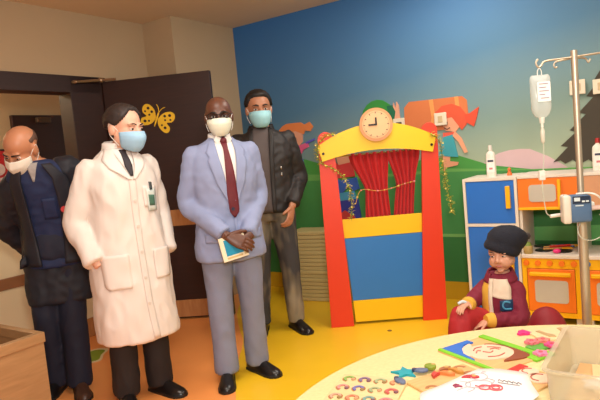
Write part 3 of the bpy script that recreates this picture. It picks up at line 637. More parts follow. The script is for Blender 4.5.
# pump
pu = thing('infusion_pump', 'blue grey infusion pump with cream clamp on the drip pole', 'infusion pump', (1.262, 2.555, 0.885), -0.25)
bm = B_(); box(bm, -0.052, 0.055, -0.06, 0.012, 0, 0.125, 0.014, 3); obj('pump_body', bm, mat('pump_blue', (78, 106, 140), 0.35, var=0.03), pu, True, 40)
bm = B_(); box(bm, -0.068, -0.032, -0.068, 0.005, -0.002, 0.128, 0.010, 3); obj('pump_door', bm, mat('pump_cream', (216, 206, 190), 0.35), pu, True, 40)
bm = B_(); prism(bm, [(-0.026, 0.088), (0.046, 0.088), (0.046, 0.122), (-0.026, 0.122)], -0.064, -0.058, 'y', 0.002); sc = obj('display_panel', bm, mat('pump_navy', (36, 46, 66), 0.25), pu)
bm = B_(); box(bm, -0.02, 0.004, -0.066, -0.0635, 0.10, 0.116); box(bm, 0.012, 0.024, -0.066, -0.0635, 0.095, 0.102); box(bm, 0.028, 0.04, -0.066, -0.0635, 0.095, 0.102); box(bm, -0.015, 0.018, -0.062, -0.0605, 0.077, 0.082); obj('display', bm, mat('display_pale', (206, 216, 220), 0.4), sc)
bm = B_(); box(bm, 0.01, 0.08, 0.0, 0.06, 0.045, 0.085, 0.006); obj('pole_clamp', bm, M_poly, pu)
bm = B_(); box(bm, 0.055, 0.10, -0.035, -0.015, 0.052, 0.072, 0.006); obj('side_lever', bm, mat('lever_pink', (222, 190, 180), 0.4), pu)
pl_ = thing('drip_line', 'white cable curving down from the infusion pump past the pole', 'tube', (1.285, 2.565, 0.885), 0)
bm = B_(); tube(bm, [(-0.03, -0.03, 0.128), (0.02, -0.075, 0.13), (0.06, -0.075, 0.10), (0.085, -0.06, 0.05), (0.105, -0.05, 0.0), (0.11, -0.04, -0.10), (0.115, -0.03, -0.25), (0.12, -0.02, -0.42)], 0.0045, 8, 5); obj('line', bm, M_poly, pl_, True)
bm = B_(); tube(bm, [(-0.02, -0.04, -0.005), (-0.04, -0.05, -0.03), (-0.03, -0.06, -0.07), (0.02, -0.06, -0.085), (0.07, -0.06, -0.06), (0.085, -0.06, 0.0), (0.06, -0.05, 0.03)], 0.0024, 8, 5); obj('thin_loop', bm, M_tube, pl_, True)
# ---------------------------------------------------------------- round activity table and what lies on it
TZ = 0.45
M_tab = wood('table_birch', (234, 216, 162), (224, 204, 146), (40, 60, 40), 0.4)
tb = thing('activity_table', 'large round pale birch activity table covered with puzzles', 'table', (0.84, 1.41, 0))
bm = B_(); lathe(bm, [(1.03, TZ - 0.035), (1.05, TZ - 0.03), (1.057, TZ - 0.02), (1.057, TZ - 0.006), (1.05, TZ), (0.001, TZ)], (0, 0, 0), 96); obj('tabletop', bm, M_tab, tb, True, 35)
for k in range(4):
    a = math.pi / 4 + k * math.pi / 2
    bm = B_(); cyl(bm, (0.66 * math.cos(a), 0.66 * math.sin(a), 0), (0.62 * math.cos(a), 0.62 * math.sin(a), TZ - 0.035), 0.03, 0.036, 18); obj('leg', bm, M_tab, tb, True, 40)
M_ply = wood('plywood', (226, 184, 124), (212, 166, 106), (4, 40, 4), 0.5); M_cut = mat('cutout_brown', (168, 110, 64), 0.6)
M_green = mat('puzzle_green', (126, 200, 40), 0.45); M_skinp = mat('print_skin', (244, 204, 176), 0.5, var=0.02); M_brown = mat('print_brown', (140, 70, 40), 0.5)
def arcpoly(r0, r1, a0, a1, n=14):
    return [(r1 * math.cos(a0 + (a1 - a0) * i / (n - 1)), r1 * math.sin(a0 + (a1 - a0) * i / (n - 1))) for i in range(n)] + [(r0 * math.cos(a1 + (a0 - a1) * i / (n - 1)), r0 * math.sin(a1 + (a0 - a1) * i / (n - 1))) for i in range(n)]
def at2(o, x, y, rz, z=TZ): o.location = (x, y, z); o.rotation_euler = (0, 0, rz); return o
# insert board with curled animal pieces
bA = thing('insert_board', 'plywood insert board full of curled animal pieces near the table rim', 'puzzle board', (0.165, 1.905, TZ), math.radians(-24))
bm = B_(); box(bm, -0.125, 0.125, -0.19, 0.14, 0, 0.010, 0.003); obj('board', bm, wood('plywood_pale', (234, 206, 156), (226, 194, 140), (4, 40, 4), 0.5), bA)
cs = [('green', (120, 170, 60)), ('purple', (110, 84, 130)), ('pale green', (150, 176, 120)), ('orange', (226, 140, 90)),
      ('pink', (222, 130, 120)), ('blue', (90, 96, 170)), ('sage green', (140, 160, 110)), ('red', (206, 70, 64)),
      ('tan', (206, 150, 120)), ('salmon', (226, 120, 80)), ('teal', (100, 150, 140)), ('rose', (206, 110, 120))]
rows = ['back', 'middle', 'front']
for i, (cn, cc) in enumerate(cs):
    r, c = divmod(i, 4); x = -0.09 + c * 0.06; y = 0.095 - r * 0.075
    p = bA.matrix_basis @ Vector((x, y, 0.0105))
    t = thing('curled_animal_piece', '%s curled animal piece in the %s row of the insert board' % (cn, rows[r]), 'puzzle piece', p, math.radians(-24 + rnd.uniform(-14, 14)), 'curled animal pieces on the insert board')
    bm = B_(); prism(bm, arcpoly(0.012, 0.021, math.radians(-10), math.radians(250)), 0, 0.004, 'z', 0.001)
    obj('body', bm, mat('piece_' + cn.replace(' ', '_'), tuple(int(.8 * v + 40) for v in cc), 0.5), t)
    bm = B_(); prism(bm, circ(0.017, -0.006, 0.008, 14), 0, 0.0048, 'z', 0.001); obj('head', bm, mat('piece_head_%d' % (i % 3), ((196, 150, 110), (120, 80, 90), (150, 120, 70))[i % 3], 0.45), t)
    bm = B_(); prism(bm, arcpoly(0.011, 0.026, math.radians(-14), math.radians(254)), -0.0006, 0.0004, 'z'); obj('outline', bm, M_cut, t)
# second insert board, mostly empty
bBm = thing('insert_board', 'plywood insert board with empty arched cut-outs half under the white drawing', 'puzzle board', (0.485, 1.925, TZ), math.radians(25))
bm = B_(); box(bm, -0.135, 0.135, -0.16, 0.105, 0, 0.010, 0.003); obj('board', bm, M_ply, bBm)
for x, y in ((-0.095, 0.0), (-0.03, -0.045), (0.03, 0.06), (0.095, 0.075), (0.09, 0.015), (-0.10, -0.07), (0.03, -0.01)):
    bm = B_(); m_ = Matrix.Translation((x, y, 0)) @ Matrix.Rotation(math.radians(-20), 4, 'Z')
    prism(bm, arcpoly(0.012, 0.025, 0.1, math.pi - 0.1), 0.0095, 0.0108, 'z'); xform(bm, m_); obj('cutout', bm, M_cut, bBm)
loose = [('green', (130, 150, 40), 0.433, 2.055), ('orange', (220, 130, 70), 0.475, 1.985), ('red', (200, 66, 60), 0.435, 1.985), ('ochre', (200, 140, 60), 0.515, 2.0), ('crimson', (186, 50, 60), 0.545, 1.93), ('brown', (160, 100, 60), 0.475, 2.02)]
for cn, cc, x, y in loose:
    t = thing('loose_animal_piece', '%s loose animal piece heaped on the empty insert board' % cn, 'puzzle piece', (x, y, TZ + 0.0105), rnd.uniform(-1, 1), 'loose animal pieces on the empty insert board')
    bm = B_()
    if cn == 'green': prism(bm, circ(0, 0, 0.022, 18), 0, 0.014, 'z', 0.003)
    else: prism(bm, [(p.x, p.y) for p in cat([(-0.03, -0.006, 0), (-0.01, 0.012, 0), (0.02, 0.008, 0), (0.032, -0.004, 0), (0.012, -0.012, 0), (-0.01, -0.006, 0), (-0.03, -0.006, 0)], 3)[:-1]], 0, 0.012, 'z', 0.002)
    obj('body', bm, mat('loose_' + cn, cc, 0.45), t)
    bm = B_(); prism(bm, circ(0.014, 0.0, 0.008, 12), 0.011, 0.0145, 'z', 0.001); obj('head', bm, mat('loose_head', (206, 166, 100), 0.45), t)
# teal splat and grey-blue pieces
t = obj('splat_piece', prism(B_(), [(p.x, p.y) for p in cat([(math.cos(a) * r, math.sin(a) * r, 0) for a, r in [(k * math.pi / 5, (0.055 if k % 2 == 0 else 0.022)) for k in range(11)]], 3)[:-1]], 0, 0.009, 'z', 0.002), mat('splat_teal', (24, 160, 176), 0.45))
tag(at2(t, 0.335, 2.052, 0.3, TZ + 0.0002), 'teal splat shaped wooden piece between the two insert boards', 'puzzle piece')
for lab, x, y, rz in (('grey blue beetle piece leaning below the teal splat', 0.300, 1.958, 0.4), ('grey blue beetle piece right of the teal splat', 0.392, 2.035, 1.3)):
    t = thing('beetle_piece', lab, 'puzzle piece', (x, y, TZ + 0.0107), rz)
    bm = B_(); prism(bm, circ(0, 0, 0.016, 18, ry=0.028), 0, 0.010, 'z', 0.003); obj('body', bm, mat('beetle_grey', (96, 110, 140), 0.45), t)
    bm = B_(); prism(bm, circ(0, 0.024, 0.009, 12), 0, 0.012, 'z', 0.002); obj('head', bm, mat('beetle_dark', (60, 60, 90), 0.45), t)
# green framed face puzzle
fp = thing('face_puzzle', 'green framed face puzzle with blue hat and brown hair on the table', 'puzzle board', (0.695, 2.165, TZ), math.radians(28))
W2, H2 = 0.13, 0.155
bm = B_(); box(bm, -W2, W2, -H2, H2, 0, 0.006, 0.001); obj('base', bm, M_ply, fp)
bm = B_()
box(bm, -W2, -W2 + 0.018, -H2, H2, 0.0055, 0.013, 0.002); obj('frame_bar', bm, M_green, fp)
bm = B_(); box(bm, W2 - 0.03, W2, -H2, H2, 0.0055, 0.013, 0.002); obj('frame_bar', bm, M_green, fp)
def fpart(name, pts, z, m, par):
    bm = B_(); prism(bm, pts, 0.006, z, 'z', 0.001); return obj(name, bm, m, par)
fc = fpart('face_piece', [(p.x, p.y) for p in cat([(x, y, 0) for x, y in ((-0.07, 0.04), (-0.03, 0.085), (0.04, 0.07), (0.085, 0.02), (0.09, -0.05), (0.03, -0.085), (-0.05, -0.06), (-0.085, -0.01), (-0.07, 0.04))], 4)[:-1]], 0.011, M_skinp, fp)
fpart('hair_piece', [(p.x, p.y) for p in cat([(x, y, 0) for x, y in ((0.05, 0.075), (0.09, 0.03), (0.097, -0.07), (0.075, -0.13), (-0.03, -0.10), (0.04, -0.082), (0.082, -0.045), (0.082, 0.02), (0.05, 0.075))], 4)[:-1]], 0.0115, M_brown, fp)
fpart('hat_piece', [(-0.11, -0.02), (-0.111, 0.15), (0.03, 0.15), (0.03, 0.115), (-0.02, 0.12), (-0.06, 0.09), (-0.09, 0.05), (-0.10, -0.02)], 0.0125, mat('print_blue', (40, 110, 206), 0.45), fp)
fpart('hat_brim', [(p.x, p.y) for p in cat([(x, y, 0) for x, y in ((-0.10, 0.03), (-0.06, 0.09), (0.0, 0.115), (0.0, 0.095), (-0.045, 0.06), (-0.075, 0.01), (-0.10, 0.03))], 3)[:-1]], 0.012, M_skinp, fp)
bm = B_()
for pts in ([(-0.04, 0.045), (-0.015, 0.06), (0.015, 0.055)], [(0.03, 0.04), (0.05, 0.02), (0.06, -0.005)], [(-0.045, -0.035), (-0.01, -0.055), (0.03, -0.05)], [(-0.02, 0.015), (-0.005, -0.01), (0.015, -0.005)], [(-0.05, 0.02), (-0.03, 0.035), (-0.02, 0.025)], [(0.02, 0.015), (0.04, 0.01), (0.045, -0.01)]):
    tube(bm, [(x, y, 0.0115) for x, y in pts], 0.0028, 6, 3)
obj('face_lines', bm, mat('print_line', (176, 96, 80), 0.5), fc)
# red framed face puzzle
rp_ = thing('face_puzzle', 'red edged face puzzle with curly hair beside the clear box', 'puzzle board', (0.762, 1.905, TZ), math.radians(33))
bm = B_(); box(bm, -0.085, 0.06, -0.07, 0.10, 0, 0.008, 0.002); obj('base', bm, M_ply, rp_)
bm = B_(); box(bm, -0.085, 0.06, 0.062, 0.098, 0.0075, 0.013, 0.002); obj('top_edge', bm, mat('print_red', (214, 50, 40), 0.45), rp_)
for x, y, r in ((-0.05, 0.035, 0.034), (0.024, 0.035, 0.034), (0.0, -0.024, 0.042)):
    bm = B_(); prism(bm, circ(x, y, r, 22), 0.0075, 0.0125, 'z', 0.001); q = obj('curl_piece', bm, M_skinp, rp_)
    bm = B_(); tube(bm, [(x + r * 0.7 * math.cos(a), y + r * 0.7 * math.sin(a), 0.0127) for a in (0.2, 1.0, 1.9, 2.8, 3.6)], 0.0026, 6, 3); obj('curl_line', bm, mat('print_line', (176, 96, 80), 0.5), q)
# white drawing
pts = [(0.335, 1.79), (0.345, 1.84), (0.42, 1.885), (0.50, 1.935), (0.60, 2.0), (0.665, 1.985), (0.745, 1.925), (0.725, 1.83), (0.715, 1.75), (0.62, 1.66), (0.48, 1.62), (0.36, 1.68)]
cx = sum(p[0] for p in pts) / len(pts); cy = sum(p[1] for p in pts) / len(pts)
pp = thing('drawing_sheet', 'white colouring sheet with red and grey drawing lying over the boards', 'paper', (cx, cy, TZ + 0.0145))
P = []
bd2 = lerp_poly([(x - cx, y - cy, 0) for x, y in pts] + [(pts[0][0] - cx, pts[0][1] - cy, 0)], 64)
bm = B_(); ctr = bm.verts.new((0, 0, 0.002)); prev = [ctr] * 0
rings = [[bm.verts.new((p.x * k, p.y * k, 0.002 + 0.0025 * noise.noise(Vector((p.x * k * 9, p.y * k * 9, 2))))) for p in bd2[:-1]] for k in (0.25, 0.5, 0.75, 1.0)]
for i in range(63): bm.faces.new((ctr, rings[0][i], rings[0][(i + 1) % 63]))
for a, b in zip(rings, rings[1:]):
    for i in range(63): bm.faces.new((a[i], a[(i + 1) % 63], b[(i + 1) % 63], b[i]))
solid(obj('paper', bm, mat('paper_white', (246, 242, 240), 0.6, var=0.01), pp, True), 0.0006)
def draw(name, strokes, m, r=0.0022):
    bm = B_()
    for s in strokes: tube(bm, [(x - cx, y - cy, 0.0052) for x, y in s], r, 5, 3)
    return obj(name, bm, m, pp)
def ring_(x, y, r, ry=None): return [(x + r * math.cos(a), y + (ry or r) * math.sin(a)) for a in [k * 2 * math.pi / 9 for k in range(10)]]
draw('grey_lines', [ring_(0.575, 1.925, 0.03), ring_(0.555, 1.865, 0.045, 0.03), [(0.50, 1.90), (0.53, 1.88), (0.52, 1.85)], [(0.595, 1.955), (0.603, 1.962), (0.61, 1.955)], [(0.47, 1.83), (0.51, 1.85), (0.53, 1.83), (0.50, 1.81)], [(0.60, 1.90), (0.615, 1.88), (0.60, 1.86)]], mat('pencil_grey', (186, 180, 186), 0.6), 0.0016)
draw('red_lines', [ring_(0.565, 1.835, 0.018), ring_(0.60, 1.825, 0.022), [(0.54, 1.855), (0.555, 1.84), (0.575, 1.85), (0.59, 1.835)], ring_(0.60, 1.825, 0.012)], mat('crayon_red', (232, 96, 104), 0.6), 0.0024)
draw('plum_lines', [[(0.468, 1.868), (0.478, 1.876), (0.488, 1.868)], [(0.47, 1.858), (0.485, 1.862), (0.495, 1.855)]], mat('crayon_plum', (150, 60, 90), 0.6), 0.0035)
draw('grey_lettering', [[(0.625 + k * 0.013, 1.872 - k * 0.009), (0.632 + k * 0.013, 1.884 - k * 0.009), (0.638 + k * 0.013, 1.868 - k * 0.009)] for k in range(5)] + [[(0.62, 1.862), (0.68, 1.822)]], mat('pencil_dark', (130, 126, 130), 0.6), 0.0016)
# bits at the far side of the table
t = obj('tee_piece', prism(B_(), [(-0.028, -0.008), (-0.028, 0.008), (-0.008, 0.012), (0.0, 0.026), (0.028, 0.026), (0.028, -0.026), (0.0, -0.026), (-0.008, -0.012)], 0, 0.010, 'z', 0.003), mat('toy_pink', (240, 50, 130), 0.4))
tag(at2(t, 0.905, 2.352, 0.5), 'bright pink wooden piece near the far rim of the table', 'puzzle piece')
fb = thing('insert_board', 'pale insert board with two tan footprints near the far table rim', 'puzzle board', (1.02, 2.295, TZ), math.radians(8))
bm = B_(); box(bm, -0.085, 0.11, -0.05, 0.085, 0, 0.009, 0.002); obj('board', bm, wood('pale_ply', (236, 214, 170), (230, 204, 154), (4, 40, 4), 0.5), fb)
for s, x in ((1, -0.035), (-1, 0.045)):
    bm = B_(); prism(bm, [(x + s * px, py) for px, py in ((-0.02, 0.06), (0.0, 0.062), (0.006, 0.02), (0.025, -0.01), (0.02, -0.03), (-0.006, -0.02), (-0.014, 0.02))], 0.0085, 0.0115, 'z', 0.0008); obj('footprint', bm, mat('print_tan', (190, 156, 110), 0.5), fb)
fl = [('rose', (230, 120, 130), 0.885, 2.215), ('coral', (236, 130, 120), 0.935, 2.222), ('magenta', (226, 80, 140), 0.945, 2.165), ('pink', (236, 130, 170), 0.868, 2.090)]
for cn, cc, x, y in fl:
    t = thing('flower_piece', '%s flower piece in the heap behind the clear box' % cn, 'puzzle piece', (x, y, TZ + 0.0105), rnd.uniform(-1, 1), 'flower pieces behind the clear box')
    bm = B_(); prism(bm, [((0.024 + 0.006 * math.cos(5 * a)) * math.cos(a), (0.024 + 0.006 * math.cos(5 * a)) * math.sin(a)) for a in [k * 2 * math.pi / 40 for k in range(40)]], 0, 0.011, 'z', 0.002); obj('petals', bm, mat('petal_' + cn, cc, 0.45), t)
    bm = B_(); prism(bm, circ(0, 0, 0.008, 12), 0.0105, 0.014, 'z', 0.001); obj('flower_centre', bm, mat('petal_heart', (206, 90, 100), 0.5), t)
for lab, x, y, rz, m in (('green leaf board lying under the flower pieces', 0.91, 2.185, 0.4, mat('leaf_green', (96, 170, 70), 0.45)), ('lime green strip board at the far corner of the red face puzzle', 0.865, 2.095, 0.5, M_green)):
    t = obj('leaf_board', box(B_(), -0.055, 0.055, -0.03, 0.03, 0, 0.010, 0.003), m); tag(at2(t, x, y, rz, TZ + 0.0002), lab, 'puzzle board')
# clear plastic box
BX = thing('storage_box', 'clear plastic storage box at the lower right corner of the photo', 'box', (0.69, 1.648, TZ), math.atan2(0.353, 0.244))
L, Wb, Hb = 0.43, 0.36, 0.145
M_box = mat('box_clear', (206, 194, 168), 0.3, var=0.02, alpha=0.45, spec=0.6)
def tray(L, Wb, H, t, e):
    bm = B_()
    def loop(off, z): return [bm.verts.new(p + (z,)) for p in [(x, y) for x, y in rrect(-off, -Wb - off, L + off, off, 0.03 + off)]]
    R_ = [loop(-0.02, 0.0), loop(0.0 - 0.012, 0.006), loop(0.0, H - 0.01), loop(e, H - 0.008), loop(e, H), loop(-0.004, H), loop(-0.016, 0.010)]
    n = len(R_[0])
    for a, b in zip(R_, R_[1:]):
        for k in range(n): bm.faces.new((a[k], a[(k + 1) % n], b[(k + 1) % n], b[k]))
    bm.faces.new(R_[0][::-1]); bm.faces.new(R_[-1]); return bm
obj('tub', tray(L, Wb, Hb, 0.003, 0.012), M_box, BX, True, 40)
def inbox(x, y, z): return BX.matrix_basis @ Vector((x, y, z))
for lab, x, y, z, rz, c, w_, h_ in (('tan puzzle board lying inside the clear storage box', 0.24, -0.17, 0.0115, 0.0, (214, 170, 116), 0.16, 0.13), ('green edged board upper in the clear storage box', 0.26, -0.20, 0.026, 0.15, (226, 190, 140), 0.12, 0.10)):
    t = thing('boxed_board', lab, 'puzzle board', inbox(x, y, z), BX.rotation_euler.z + rz)
    bm = B_(); box(bm, -w_, w_, -h_, h_, 0, 0.012, 0.002); obj('board', bm, mat('boxed_%d' % int(z * 1000), c, 0.5), t)
    if z > 0.02: bm = B_(); box(bm, -w_, w_, -h_ - 0.0, -h_ + 0.025, 0.0115, 0.016, 0.002); obj('green_edge', bm, M_green, t)
for lab, c, x, y, z, rz in (('pink star piece inside the clear storage box', (226, 120, 120), 0.27, -0.17, 0.0395, 0.3), ('white star piece inside the clear storage box', (236, 230, 226), 0.18, -0.12, 0.0395, 0.9), ('orange star piece inside the clear storage box', (226, 150, 90), 0.34, -0.25, 0.0395, 0.1)):
    t = obj('star_piece', prism(B_(), [(p.x, p.y) for p in cat([(math.cos(a) * r, math.sin(a) * r, 0) for a, r in [(k * math.pi / 5, (0.05 if k % 2 == 0 else 0.026)) for k in range(11)]], 2)[:-1]], 0, 0.010, 'z', 0.002), mat('star_' + lab.split()[0], c, 0.45))
    t.location = inbox(x, y, z); t.rotation_euler = (0, 0, rz); tag(t, lab, 'puzzle piece', 'star pieces in the clear box')

# wooden open box at the lower left
wb = thing('wooden_crate', 'open light oak crate at the lower left corner of the photo', 'crate', (-1.43, 2.92, 0), math.radians(-34))
M_oak = wood('crate_oak', (178, 138, 94), (162, 124, 82), (4, 4, 30), 0.5)
HB = 0.495
for n_, a in (('side_panel', (-0.018, 0.0, 0.0, 1.0)), ('side_panel', (-0.62, -0.602, 0.0, 1.0)), ):
    pass
bm = B_(); box(bm, -0.02, 0.0, -0.8, 0.0, 0.02, HB - 0.055); obj('side_panel', bm, M_oak, wb)
bm = B_(); box(bm, -0.52, -0.50, -0.8, 0.0, 0.02, HB - 0.055); obj('side_panel', bm, M_oak, wb)
bm = B_(); box(bm, -0.50, -0.02, -0.02, 0.0, 0.02, HB - 0.055); obj('end_panel', bm, M_oak, wb)
bm = B_(); box(bm, -0.50, -0.02, -0.8, -0.78, 0.02, HB - 0.055); obj('end_panel', bm, M_oak, wb)
bm = B_(); box(bm, -0.52, 0.0, -0.8, 0.0, 0.0, 0.02); obj('base_panel', bm, M_oak, wb)
bm = B_(); box(bm, -0.032, 0.008, -0.808, 0.008, HB - 0.055, HB, 0.004); box(bm, -0.528, -0.488, -0.808, 0.008, HB - 0.055, HB, 0.004); box(bm, -0.488, -0.032, -0.032, 0.008, HB - 0.055, HB, 0.004); box(bm, -0.488, -0.032, -0.808, -0.768, HB - 0.055, HB, 0.004)
obj('top_rim', bm, M_oak, wb)
# ---------------------------------------------------------------- people
def V(*a): return Vector(a)
def head_bm(bm, M, k=1.0, ears=True):
    # head centred at the origin of M, face towards -Y, 0.23 k high
    def e(c, r, **kw): ell(bm, V(*c) * k, tuple(x * k for x in r), M, **kw)
    e((0, .014, .035), (.076, .096, .082), seg=28, rows=16)
    e((0, -.028, -.03), (.062, .062, .078), seg=24, rows=14)
    e((0, -.036, -.075), (.046, .05, .04), seg=20, rows=12)
    for s in (-1, 1):
        e((s * .034, -.066, -.028), (.028, .026, .024)); e((s * .05, -.02, -.05), (.018, .045, .034))
        if ears: e((s * .079, .012, -.004), (.009, .021, .033)); e((s * .074, .0, -.012), (.012, .012, .02))
        e((s * .013, -.094, -.033), (.010, .012, .009))
        e((s * .028, -.079, .022), (.026, .013, .008))
    tube(bm, [M @ (V(0, -.084, .014) * k), M @ (V(0, -.095, -.008) * k), M @ (V(0, -.106, -.026) * k), M @ (V(0, -.098, -.036) * k)], [.009 * k, .0105 * k, .013 * k, .010 * k], 12, 3)
    e((0, -.088, -.060), (.023, .010, .006)); e((0, -.084, -.071), (.020, .011, .007)); e((0, -.08, -.10), (.02, .014, .014))
def hand_bm(Wr, d, n, t, curl=0.5, k=1.0, spread=0.0, thumb_curl=0.5):
    d = d.normalized(); n = (n - d * n.dot(d)).normalized(); t = (t - d * t.dot(d) - n * t.dot(n)).normalized()
    bm = B_(); secs = [(-.03, .026, .020), (0, .027, .019), (.03, .036, .016), (.065, .042, .0145), (.09, .041, .012), (.098, .034, .008)]
    rings = []
    for q, a, b in secs:
        rings.append([bm.verts.new(Wr + (d * q + t * (a * math.cos(2 * math.pi * i / 20)) + n * (b * math.sin(2 * math.pi * i / 20))) * k) for i in range(20)])
    for a, b in zip(rings, rings[1:]):
        for i in range(20): bm.faces.new((a[i], a[(i + 1) % 20], b[(i + 1) % 20], b[i]))
    bm.faces.new(rings[0][::-1]); bm.faces.new(rings[-1])
    for j, (off, L, r) in enumerate(((.031, .072, .0088), (.0105, .082, .0092), (-.0105, .076, .0088), (-.030, .058, .0078))):
        p = Wr + (d * .075 + t * off * .92) * k; a = 0.0; pts = [p]; rs = [r * k]
        dd = (d + t * (off * spread * 10)).normalized()
        pts.append(Wr + (d * .092 + t * off) * k); rs.append(r * k); p = pts[-1]
        for f, cf in ((.46, .55), (.30, 1.0), (.24, .75)):
            a += curl * cf; v = dd * math.cos(a) + n * math.sin(a); p = p + v * (L * f * k); pts.append(p); rs.append(r * k * (0.95 if f > .25 else .78))
        tube(bm, pts, rs, 12, 3); ell(bm, pts[-1], r * .8 * k, seg=10, rows=6)
    p = Wr + (d * .02 + t * .022) * k; pts = [p]; rs = [.015 * k]
    for f, a, r in ((.035, 0.0, .0125), (.03, .45, .0105), (.026, .8, .0085)):
        v = (d * .72 + t * .70).normalized(); v = v * math.cos(a * thumb_curl * 1.4) + (n * .75 - t * .5).normalized() * math.sin(a * thumb_curl * 1.4)
        p = p + v * f * k; pts.append(p); rs.append(r * k)
    tube(bm, pts, rs, 12, 3); ell(bm, pts[-1], .008 * k, seg=10, rows=6)
    return vox(bm, .0032 * k, 2)
def Mhead(pos, yaw=0, pitch=0, roll=0):
    r = math.radians
    return Matrix.Translation(pos) @ Matrix.Rotation(r(yaw), 4, 'Z') @ Matrix.Rotation(r(pitch), 4, 'X') @ Matrix.Rotation(r(roll), 4, 'Y')
def eyes(body, M, k=1.0, look=0.0):
    for s in (-1, 1):
        bm = B_(); ell(bm, V(s * .031, -.0745, .001) * k, tuple(x * k for x in (.0135, .011, .0075)), M, 16, 10); e = obj('eye', bm, mat('eye_white', (226, 216, 206), 0.25, var=0), body, True)
        bm = B_(); ell(bm, V(s * .031 + look * .004, -.0842, .0008) * k, tuple(x * k for x in (.0058, .0025, .0062)), M, 14, 8); obj('iris', bm, mat('iris_dark', (34, 20, 14), 0.2, var=0), e, True)
        bm = B_(); tube(bm, [M @ (V(s * .016, -.0815, .0055) * k), M @ (V(s * .031, -.0875, .0092) * k), M @ (V(s * .046, -.078, .0045) * k)], [.002 * k, .0032 * k, .0022 * k], 8, 4); obj('eyelid', bm, body.data.materials[0], body, True)
def brows(body, M, m, k=1.0, th=.0045):
    for s in (-1, 1):
        bm = B_(); tube(bm, [M @ (V(s * .012, -.094, .0215) * k), M @ (V(s * .030, -.0945, .028) * k), M @ (V(s * .052, -.074, .0225) * k)], [th * k, th * k * 1.1, th * k * .4], 8, 4); obj('eyebrow', bm, m, body, True)
def hair(body, M, m, line, k=1.0, thick=.010, rough=.004, name='hair', seed=0, top=9):
    def fn(d):
        phi = abs(math.atan2(d[0], -d[1])); z = d[2]; th = line(phi)
        tt = max(0.0, min(1.0, (z - th) / 0.10)) * max(0.0, min(1.0, (top - z) / 0.12)); n = noise.noise(V(d[0] * 14 + seed, d[1] * 14, d[2] * 14))
        return (0.90 + (0.10 + thick / .085) * tt) + n * rough / .085 * tt
    bm = B_(); ell(bm, V(0, .014, .035) * k, tuple(x * k for x in (.0765, .097, .0825)), M, 56, 36, fn); return obj(name, bm, m, body, True)
def interp(tab):
    def f(p):
        p = math.degrees(p)
        for (a, va), (b, vb) in zip(tab, tab[1:]):
            if p <= b: return va + (vb - va) * (p - a) / (b - a)
        return tab[-1][1]
    return f
def face_mask(body, M, m, k=1.0, top=-.009, pleats=True, ridge=0.0):
    rows = 16; cols = 30; P = []
    tz = [(-.114, .050, .086), (-.095, .060, .108), (-.065, .069, .122), (-.040, .0725, .1275), (-.024, .0735, .120), (top, .072, .109)]
    for i in range(rows):
        f = i / (rows - 1) * (len(tz) - 1); a = min(int(f), len(tz) - 2); g = f - a
        z, rx, ry = [tz[a][q] + (tz[a + 1][q] - tz[a][q]) * g for q in range(3)]
        row = []
        for j in range(cols):
            th = math.radians(-78 + 156 * j / (cols - 1)); sh = 1.0
            if pleats: sh += 0.008 * math.sin(i * 1.9)
            side = abs(th) / math.radians(78); zz = z * (1 - .30 * side ** 3) - .012 * side ** 3
            rr = 1 + ridge * math.exp(-(th / .12) ** 2)
            row.append(M @ (V(rx * sh * math.sin(th), -ry * sh * rr * math.cos(th) ** .8 if math.cos(th) > 0 else 0, zz) * k))
        P.append(row)
    bm = B_(); grid(bm, P); o = solid(obj('face_mask', bm, m, body, True), .0018 * k)
    for s in (-1, 1):
        bm = B_(); tube(bm, [M @ (V(s * .0705, -.028, -.012) * k), M @ (V(s * .080, -.002, .012) * k), M @ (V(s * .083, .020, .022) * k), M @ (V(s * .081, .028, .004) * k), M @ (V(s * .080, .022, -.03) * k), M @ (V(s * .076, -.002, -.056) * k), M @ (V(s * .066, -.028, -.084) * k)], .0016 * k, 6, 4)
        obj('ear_loop', bm, mat('ear_loop_white', (232, 228, 220), 0.6), o, True)
    return o
def shoe(par, p, yaw, m, L=.285, name='shoe'):
    # p = ankle ground point; yaw 0 points to -Y
    M = Matrix.Translation(p) @ Matrix.Rotation(math.radians(yaw), 4, 'Z'); bm = B_()
    secs = [(.085, .020, .05), (.075, .034, .075), (.04, .038, .10), (0.0, .040, .105), (-.04, .041, .092), (-.08, .045, .072), (-.13, .049, .056), (-.17, .044, .046), (-.195, .026, .034), (-.205, .010, .020)]
    rings = []
    for y, a, h in secs:
        y *= L / .285; ring = []
        for i in range(18):
            th = 2 * math.pi * i / 18; c, s = math.cos(th), math.sin(th)
            z = .012 + (h - .012) * max(0, s) ** .75 if s > 0 else .012
            ring.append(bm.verts.new(M @ V(a * math.copysign(abs(c) ** .8, c) * (1 - .25 * max(0, s)), y, z)))
        rings.append(ring)
    for a, b in zip(rings, rings[1:]):
        for i in range(18): bm.faces.new((a[i], a[(i + 1) % 18], b[(i + 1) % 18], b[i]))
    bm.faces.new(rings[0][::-1]); bm.faces.new(rings[-1]); o = obj(name, bm, m, par, True, 60)
    ol = []
    for y, a, h in secs: ol.append((a + .004, y * L / .285))
    pts = ol + [(-x, y) for x, y in ol[::-1]]
    bm = B_(); prism(bm, pts, 0.0, .015, 'z', .002); xform(bm, M); obj('sole', bm, mat('sole_black', (24, 20, 18), 0.6), o)
    return o
